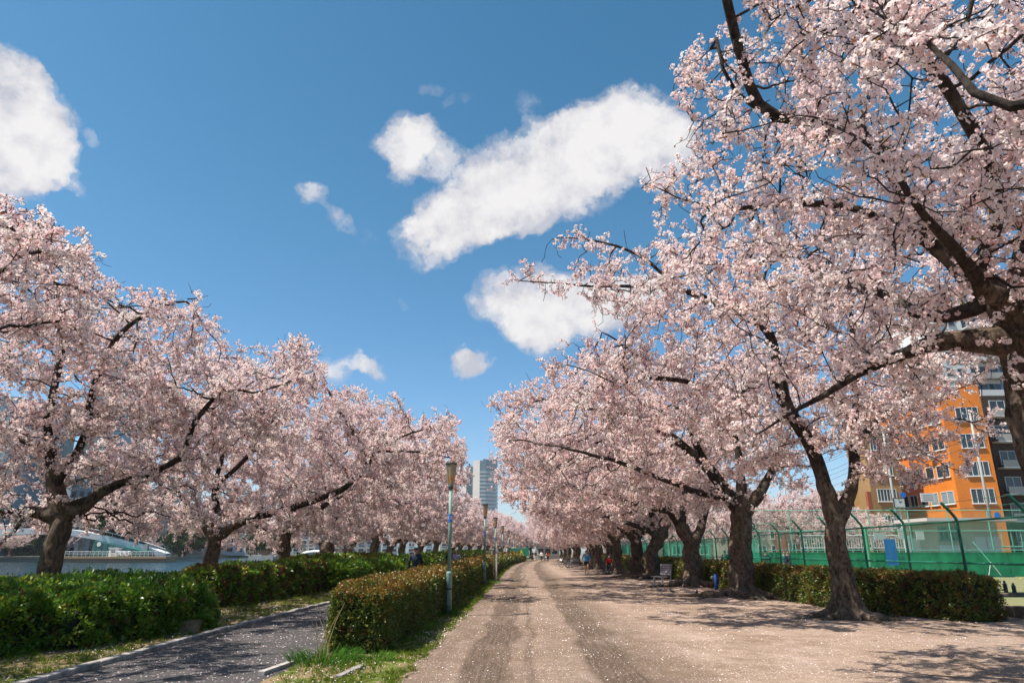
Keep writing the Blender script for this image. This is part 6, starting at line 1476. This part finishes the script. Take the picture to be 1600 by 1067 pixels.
# ------------------------------------------------------------------ bicycles
def torus(mb, c, R0, r0, n=20, k=5):
    pts = [(c[0] + R0 * math.cos(2 * math.pi * i / n), c[1], c[2] + R0 * math.sin(2 * math.pi * i / n)) for i in range(n + 1)]; mb.tube(pts, r0, k, caps=False)
M['rubber'] = pbr('rubber', (.02, .02, .02), .7); M['chrome'] = pbr('chrome', (.55, .55, .56), .25, 1.0)
def wheel(parent, x, R0, z=None, tyre='rubber', y=0.0, spokes=12):
    z = z or R0; mb = MB(); torus(mb, (x, y, z), R0 - .018, .018); w = mb.build('wheel', M[tyre], parent); mb = MB(); torus(mb, (x, y, z), R0 - .04, .009, 18, 4)
    for i in range(spokes): a = math.pi * 2 * i / spokes; mb.tube([(x, y, z), (x + (R0 - .04) * math.cos(a), y, z + (R0 - .04) * math.sin(a))], .003, 3, caps=False)
    mb.tube([(x, y - .04, z), (x, y + .04, z)], .02, 8); mb.build('rim', M['chrome'], w); return w
def bicycle(loc, rz, col, label, lean=0.0):
    r_ = empty('bicycle', loc, rz); r_.rotation_euler = (lean, 0, rz); tag(r_, label, 'bicycle', 'bicycles parked under the right-hand trees'); fm = pbr('bicycle_paint', col, .4)
    for x in (-.52, .52): wheel(r_, x, .33)
    mb = MB()
    for a_, b_ in (((-.52, 0, .33), (-.08, 0, .30)), ((-.08, 0, .30), (-.2, 0, .78)), ((-.08, 0, .30), (.36, 0, .72)), ((-.19, 0, .70), (.35, 0, .80)), ((-.52, 0, .33), (-.19, 0, .70)), ((.34, 0, .86), (.52, 0, .33))): mb.tube([a_, b_], .016, 6)
    mb.build('frame', fm, r_); mb = MB(); mb.tube([(-.2, 0, .78), (-.21, 0, .88)], .012, 6); mb.tube([(-.34, 0, .90), (-.22, 0, .91), (-.08, 0, .90)], [.07, .055, .02], 8); mb.build('saddle', M['rubber'], r_)
    mb = MB(); mb.tube([(.34, 0, .86), (.33, 0, .98)], .014, 6); mb.tube([(.18, -.27, 1.0), (.31, -.2, 1.0), (.34, 0, .98), (.31, .2, 1.0), (.18, .27, 1.0)], .012, 6); mb.build('handlebar', M['chrome'], r_)
    mb = MB(); mb.box(.42, -.15, .62, .72, .15, .64); 
    for q in range(4): z = .66 + q * .06; mb.tube([(.42, -.15, z), (.72, -.15, z), (.72, .15, z), (.42, .15, z), (.42, -.15, z)], .005, 4, caps=False)
    mb.build('basket', M['chrome'], r_); mb = MB(); mb.tube([(-.08, -.08, .3), (-.08, .08, .3)], .02, 8); mb.box(-.16, .08, .16, -.02, .12, .19); mb.box(-.14, -.12, .42, 0, -.08, .45); mb.build('pedal', M['rubber'], r_); return r_
g = gnd(878, 881); Yb = g[1]
bicycle((g[0], 78, 0), .3, (.3, .32, .34), 'left one of the parked silver bicycles under the far right-hand trees', .12)
g = at(891, 880, 74); bicycle((g[0], 74, 0), 1.0, (.25, .3, .38), 'right one of the parked silver bicycles, nearest the big dark trunk', -.1)
g = at(884, 880, 76.5); bicycle((g[0], 76.5, 0), 2.7, (.05, .05, .06), 'dark bicycle parked between the two silver ones', .1)

# ------------------------------------------------------------------ people
def skinned(name, V, E, rad, mat, parent, sub=1, rootv=0):
    me = bpy.data.meshes.new(name); me.from_pydata([tuple(v) for v in V], E, []); o = bpy.data.objects.new(name, me); C.objects.link(o)
    sk = o.modifiers.new('skin', 'SKIN'); sv = me.skin_vertices[0].data
    for i, r in enumerate(rad): sv[i].radius = (r, r) if not isinstance(r, tuple) else r; sv[i].use_root = (i == rootv)
    ss = o.modifiers.new('sub', 'SUBSURF'); ss.levels = sub; ss.render_levels = sub
    dg = bpy.context.evaluated_depsgraph_get(); nm = bpy.data.meshes.new_from_object(o.evaluated_get(dg)); nm.name = name; bpy.data.objects.remove(o)
    nm.polygons.foreach_set('use_smooth', [True] * len(nm.polygons)); nm.materials.clear(); return link(name, nm, parent, mat)
M['skin'] = pbr('skin', (.50, .29, .20), .6); M['hair'] = pbr('hair_black', (.015, .012, .011), .5)
def cloth(name, c): return pbr(name, c, .85, var=.15, vscale=6)
def person(loc, rz, label, J, top, legs, shoes, hair='short', sleeves=True, short_legs=False, skirt=None, h=1.0, coat=0.0, extra=None, group=None):
    """J: joint positions (x right, y forward is -y, z up), local; the figure faces local -y"""
    r_ = empty('person', loc, rz); r_.scale = (h, h, h); tag(r_, label, 'person', group)
    j = dict(pelvis=(0, 0, .95), waist=(0, 0, 1.1), chest=(0, -.01, 1.32), neck=(0, 0, 1.47), head=(0, -.02, 1.58), crown=(0, -.01, 1.68),
             shl=(.17, 0, 1.41), shr=(-.17, 0, 1.41), ell=(.24, .02, 1.14), elr=(-.24, .02, 1.14), hal=(.25, -.06, .90), har=(-.25, -.06, .90),
             hil=(.09, 0, .92), hir=(-.09, 0, .92), knl=(.10, -.03, .50), knr=(-.10, -.03, .50), anl=(.10, .02, .09), anr=(-.10, .02, .09))
    j.update(J); P = {k: Vector(v) for k, v in j.items()}
    V, E, Rr = [], [], []
    def av(p, r): V.append(Vector(p)); Rr.append(r); return len(V) - 1
    pel = av(P['pelvis'], .115); wa = av(P['waist'], .105); ch = av(P['chest'], .125); ne = av(P['neck'], .05); hb = av(P['neck'].lerp(P['head'], .55), .072); hd = av(P['head'], .088); cr = av(P['crown'], .07)
    E += [(pel, wa), (wa, ch), (ch, ne), (ne, hb), (hb, hd), (hd, cr)]
    for s in 'lr':
        sh_ = av(P['sh' + s], .055); el = av(P['el' + s], .038); wr = av(P['el' + s].lerp(P['ha' + s], .92), .024); pm = av(P['ha' + s], .030); E += [(ch, sh_), (sh_, el), (el, wr), (wr, pm)]
        fd = (P['ha' + s] - P['el' + s]).normalized(); sd_ = fd.cross(Vector((0, 1, 0)) if abs(fd.y) < .8 else Vector((0, 0, 1))).normalized()
        for q, L_ in ((-.024, .062), (-.008, .072), (.008, .068), (.024, .052)):
            a0 = av(P['ha' + s] + fd * .045 + sd_ * q, .0085); a1 = av(P['ha' + s] + fd * (.045 + L_) + sd_ * q * 1.1 + Vector((0, -.012, 0)), .007); E += [(pm, a0), (a0, a1)]
        t0 = av(P['ha' + s] + Vector((0, -.035, 0)) + fd * .01, .009); t1 = av(P['ha' + s] + Vector((0, -.05, 0)) + fd * .045, .007); E += [(pm, t0), (t0, t1)]
        hp = av(P['hi' + s], .085); kn = av(P['kn' + s], .055); cf = av(P['kn' + s].lerp(P['an' + s], .35) + Vector((0, .01, 0)), .052); an = av(P['an' + s], .035); toe = av(P['an' + s] + Vector((0, -.13, -.045)), .03); E += [(pel, hp), (hp, kn), (kn, cf), (cf, an), (an, toe)]
    skinned('body', V, E, Rr, M['skin'], r_, 1)
    # face
    hd_ = P['head']; fc = MB()
    fc.tube([hd_ + Vector((0, -.085, .01)), hd_ + Vector((0, -.108, -.02))], [.010, .014], 6); fc.build('nose', M['skin'], r_)
    for s in (-1, 1): e_ = MB(); e_.tube([hd_ + Vector((.032 * s, -.074, .02)), hd_ + Vector((.032 * s, -.084, .02))], .012, 8); e_.build('eye', M['hair'], r_)
    e_ = MB(); e_.box(hd_.x - .022, hd_.y - .086, hd_.z - .050, hd_.x + .022, hd_.y - .076, hd_.z - .043); e_.build('mouth', pbr('lips', (.35, .12, .10), .6) if 'lips' not in bpy.data.materials else bpy.data.materials['lips'], r_)
    for s in (-1, 1): e_ = MB(); e_.tube([hd_ + Vector((.082 * s, .0, .005)), hd_ + Vector((.096 * s, .012, .005))], [.02, .024], 7); e_.build('ear', M['skin'], r_)
    # hair cap
    bm = bmesh.new(); bmesh.ops.create_uvsphere(bm, u_segments=14, v_segments=10, radius=1)
    for v_ in list(bm.verts):
        if v_.co.z < (-.15 if v_.co.y > -.1 else .38) and hair == 'short' or (hair != 'short' and v_.co.z < -.75 and v_.co.y > 0) or (hair != 'short' and v_.co.y < -.45 and v_.co.z < .35): bm.verts.remove(v_)
    for v_ in bm.verts: 
        k = 1 + .06 * mnoise.noise(v_.co * 4); v_.co = Vector((v_.co.x * .098 * k, v_.co.y * .108 * k + .006, v_.co.z * .108 * k + .03)) + hd_
    hm = bpy.data.meshes.new('hair'); bm.to_mesh(hm); bm.free(); hm.polygons.foreach_set('use_smooth', [True] * len(hm.polygons)); ho = link('hair', hm, r_, M['hair']); so = ho.modifiers.new('thick', 'SOLIDIFY'); so.thickness = .012
    if hair == 'long': mb = MB(); mb.tube([hd_ + Vector((0, .06, .04)), hd_ + Vector((0, .10, -.10)), hd_ + Vector((0, .11, -.28)), hd_ + Vector((0, .10, -.38))], [.07, .085, .075, .02], 10); mb.build('hair_tail', M['hair'], r_, smooth=True)
    # top
    V, E, Rr = [], [], []
    hem = P['pelvis'] + Vector((0, 0, -.02 - coat))
    he = av(hem, .150 + coat * .12); pel = av(P['pelvis'], .145); wa = av(P['waist'], .135); ch = av(P['chest'], .155); nk = av(P['neck'] + Vector((0, 0, -.04)), .075); E += [(he, pel), (pel, wa), (wa, ch), (ch, nk)]
    for s in 'lr':
        sh_ = av(P['sh' + s], .075); el = av(P['el' + s], .056) if sleeves else av(P['sh' + s].lerp(P['el' + s], .6), .06); E += [(ch, sh_), (sh_, el)]
        if sleeves: wr = av(P['el' + s].lerp(P['ha' + s], .86), .042); E += [(el, wr)]
    skinned('coat' if coat > .1 else 'jacket', V, E, Rr, top, r_, 1)
    V, E, Rr = [], [], []; pel = av(P['pelvis'] + Vector((0, 0, .03)), .125)
    for s in 'lr':
        hp = av(P['hi' + s] + Vector((0, 0, -.03)), .103); kn = av(P['kn' + s], .073) if not short_legs else av(P['hi' + s].lerp(P['kn' + s], .62), .10); E += [(pel, hp), (hp, kn)]
        if not short_legs: an = av(P['kn' + s].lerp(P['an' + s], .9), .058); E += [(kn, an)]
    skinned('trousers' if not short_legs else 'shorts', V, E, Rr, legs, r_, 1)
    if skirt: mb = MB(); c0 = P['pelvis']; mb.tube([c0 + Vector((0, 0, .1)), c0 + Vector((0, 0, -.1)), c0 + Vector((0, 0, -.5)), c0 + Vector((0, 0, -.72))], [.14, .19, .24, .25], 16); mb.build('skirt', skirt, r_, smooth=True)
    for s in 'lr':
        a = P['an' + s]; mb = MB(); mb.tube([a + Vector((0, .045, -.03)), a + Vector((0, 0, -.04)), a + Vector((0, -.09, -.055)), a + Vector((0, -.16, -.06))], [.03, .046, .042, .022], 10); mb.tube([a + Vector((0, 0, -.02)), a + Vector((0, 0, .02))], [.045, .04], 10); mb.build('shoe', shoes, r_, smooth=True)
    return r_
navy = cloth('navy_cloth', (.012, .02, .045)); black = cloth('black_cloth', (.015, .015, .017)); cyan = cloth('cyan_cloth', (.02, .30, .62)); red = cloth('red_cloth', (.75, .015, .012)); white = cloth('white_cloth', (.75, .74, .72)); orange = cloth('orange_cloth', (.70, .25, .05)); teal = cloth('teal_shoe', (.01, .22, .24)); grey = cloth('grey_cloth', (.12, .12, .13)); lilac = cloth('lilac_print', (.30, .26, .36))
lilac = M['lilac_print'] = pbr('lilac_pattern', (.10, .09, .17), .85, vscale=9, col2=(.55, .50, .60))
green_c = cloth('green_cloth', (.05, .22, .16)); redj = cloth('red_orange_cloth', (.6, .12, .08))
WALK = dict(knl=(.09, -.16, .51), anl=(.09, -.22, .11), knr=(-.09, .02, .50), anr=(-.09, .24, .16), ell=(.24, .10, 1.15), hal=(.23, .06, .90), elr=(-.24, -.04, 1.15), har=(-.22, -.22, .96))
WALK2 = dict(knr=(-.09, -.16, .51), anr=(-.09, -.22, .11), knl=(.09, .02, .50), anl=(.09, .24, .16), elr=(-.24, .10, 1.15), har=(-.23, .06, .90), ell=(.24, -.04, 1.15), hal=(.22, -.22, .96))
# walking away along the asphalt path
p = person((-4.35, 29.0, .02), math.pi, 'person in a long navy coat walking away on the path left of the nearest lamp', WALK, navy, navy, black, coat=.38, h=1.02)
mb = MB(); mb.box(-.42, -.12, .62, -.30, .14, .92); mb.build('shoulder_bag', black, p, bevel=.02)
g = at(713, 870, 43); person((g[0], 43, .02), 0.1, 'person in a lilac patterned kimono coat walking towards the camera on the path', WALK2, lilac, black, black, coat=.35, skirt=lilac, h=.98, hair='bob')
g = at(704, 870, 44.2); person((g[0], 44.2, .02), 0, 'person in black beside the lilac patterned coat on the path', WALK, black, black, black, coat=.2, h=1.04)
g = at(769.5, 870, 62); person((g[0], 62, .02), 0, 'person in dark navy behind the far hedge left of the white stake', WALK, navy, black, black, h=1.0)
# jogger in blue
RUN = dict(knl=(.09, -.20, .56), anl=(.09, -.10, .16), knr=(-.09, -.02, .50), anr=(-.09, .02, .085), ell=(.27, .12, 1.16), hal=(.24, -.12, 1.05), elr=(-.27, .06, 1.16), har=(-.26, -.10, .96), head=(0, -.05, 1.56), chest=(0, -.04, 1.32))
g = gnd(917, 898.6); person((g[0], g[1], 0), -.12, 'jogger in a bright blue shirt and black shorts coming up the dirt road', RUN, cyan, black, teal, short_legs=True, h=1.0)
Yj = g[1]
# wheelchair, its sitter in red, and a helper in blue behind
g = gnd(953.5, 897.5); wx, wy = g[0], g[1]
WR = R(72)
r_ = empty('wheelchair', (wx, wy, 0), WR); tag(r_, 'black wheelchair with a large spoked wheel beside the knotted trunk', 'wheelchair')
for y_ in (-.27, .27): wheel(r_, .0, .31, y=y_, spokes=14)
for y_ in (-.22, .22): wheel(r_, -.48, .10, y=y_, spokes=6)
mb = MB(); mb.box(-.42, -.22, .46, .02, .22, .50); mb.build('seat', M['rubber'], r_); mb = MB(); mb.box(.03, -.22, .50, .07, .22, .92); mb.build('backrest', black, r_)
mb = MB()
for y_ in (-.24, .24):
    mb.tube([(.05, y_, .2), (.05, y_, .92), (.20, y_, .95)], .014, 6); mb.tube([(-.44, y_, .48), (.05, y_, .48)], .014, 6); mb.tube([(-.44, y_, .48), (-.52, y_, .12)], .014, 6); mb.tube([(-.40, y_, .68), (.05, y_, .68)], .018, 6)
mb.build('frame', M['chrome'], r_); mb = MB(); mb.box(-.68, -.16, .10, -.52, .16, .13); mb.build('footrest', M['rubber'], r_)
SIT = dict(pelvis=(0, .16, .60), waist=(0, .17, .74), chest=(0, .12, .98), neck=(0, .06, 1.13), head=(0, -.02, 1.23), crown=(0, -.03, 1.33), shl=(.17, .12, 1.06), shr=(-.17, .12, 1.06), ell=(.24, .06, .82), elr=(-.24, .06, .82), hal=(.18, -.18, .74), har=(-.18, -.18, .74),
           hil=(.09, .12, .58), hir=(-.09, .12, .58), knl=(.10, -.30, .58), knr=(-.10, -.30, .58), anl=(.10, -.42, .20), anr=(-.10, -.42, .20))
person((wx, wy, 0), WR - math.pi / 2, 'person in dark trousers and a bright red jacket seated in the wheelchair', SIT, red, navy, teal, h=1.0)
HELP = dict(waist=(0, -.05, 1.05), chest=(0, -.22, 1.22), neck=(0, -.34, 1.30), head=(0, -.44, 1.37), crown=(0, -.48, 1.46), shl=(.17, -.28, 1.26), shr=(-.17, -.28, 1.26), ell=(.22, -.36, 1.02), elr=(-.22, -.36, 1.02), hal=(.22, -.50, .95), har=(-.22, -.50, .95))
hx, hy = wx + math.cos(WR) * .78, wy + math.sin(WR) * .78
person((hx, hy, 0), WR - math.pi / 2, 'person in a blue jacket bending over behind the wheelchair by the trunk', HELP, cloth('blue_cloth', (.03, .10, .30)), grey, black, h=1.0)
# far walkers at the road end
for px, lb, tp, lg, hr, rz in ((846, 'far walker in a white shirt and black trousers on the dirt road', white, black, 'short', 0.0), (856, 'far walker with long hair in an orange jacket, right of the white shirt', orange, black, 'long', math.pi),
                           (836.8, 'far walker in a dark top and white trousers at the left of the road', black, white, 'short', 3.0), (831.5, 'far walker in black close to the hedge end', black, black, 'short', .2)):
    Y = 118 if px > 840 else 126; g = at(px, 868, Y); person((g[0], Y, 0), rz, lb, WALK if px > 850 else WALK2, tp, lg, black, hair=hr)
g = at(851.5, 868, 119); bicycle((g[0], 119, 0), 1.3, (.05, .05, .05), 'far dark bicycle wheeled between the white shirt and the orange jacket'); [o for o in C.objects if o.name.startswith('bicycle')][-1]['group'] = 'bicycle on the road'
# players behind the fence net
for px, Y, lb, tp, lg, J in ((1109, 37.5, 'player in dark purple-grey standing behind the fence net, left of the stout trunk', cloth('plum_cloth', (.09, .06, .12)), grey, {}), (1124, 38, 'player in a green jacket behind the fence net nearest the stout trunk', green_c, black, dict(ell=(.22, -.1, 1.16), hal=(.1, -.25, 1.12), elr=(-.22, -.1, 1.16), har=(-.1, -.25, 1.12))),
                      (1090, 40, 'player in black partly hidden by the twisted trunk behind the net', black, grey, {}), (1053.5, 48, 'player in a red-orange shirt behind the net between the twisted and knotted trunks', redj, grey, {}), (1042, 47, 'player in navy with a white cap behind the net', navy, navy, {})):
    g = at(px, 870, Y); p = person((max(g[0], 13.8) if Y < 39 else max(g[0], 13.5), Y, -.02), R(40 if px > 1100 else 190), lb, J, tp, lg, black)
    if px == 1042: mb = MB(); mb.tube([(0, -.01, 1.63), (0, -.01, 1.70), (0, 0, 1.735)], [.108, .09, .03], 12); mb.box(-.06, -.2, 1.635, .06, -.1, 1.65); mb.build('cap', white, p)

# ------------------------------------------------------------------ the thin spring haze over the city
m, N, out = new_mat('air'); pv = N.n('ShaderNodeVolumePrincipled'); pv.inputs['Color'].default_value = (.86, .92, 1, 1); pv.inputs['Density'].default_value = 0.00014; pv.inputs['Anisotropy'].default_value = .2
N.link(pv.outputs[0], out.inputs['Volume'])
mb = MB(); mb.box(-2550, -450, -4.2, 3050, 4050, 125); tag(mb.build('haze', m), kind='stuff')
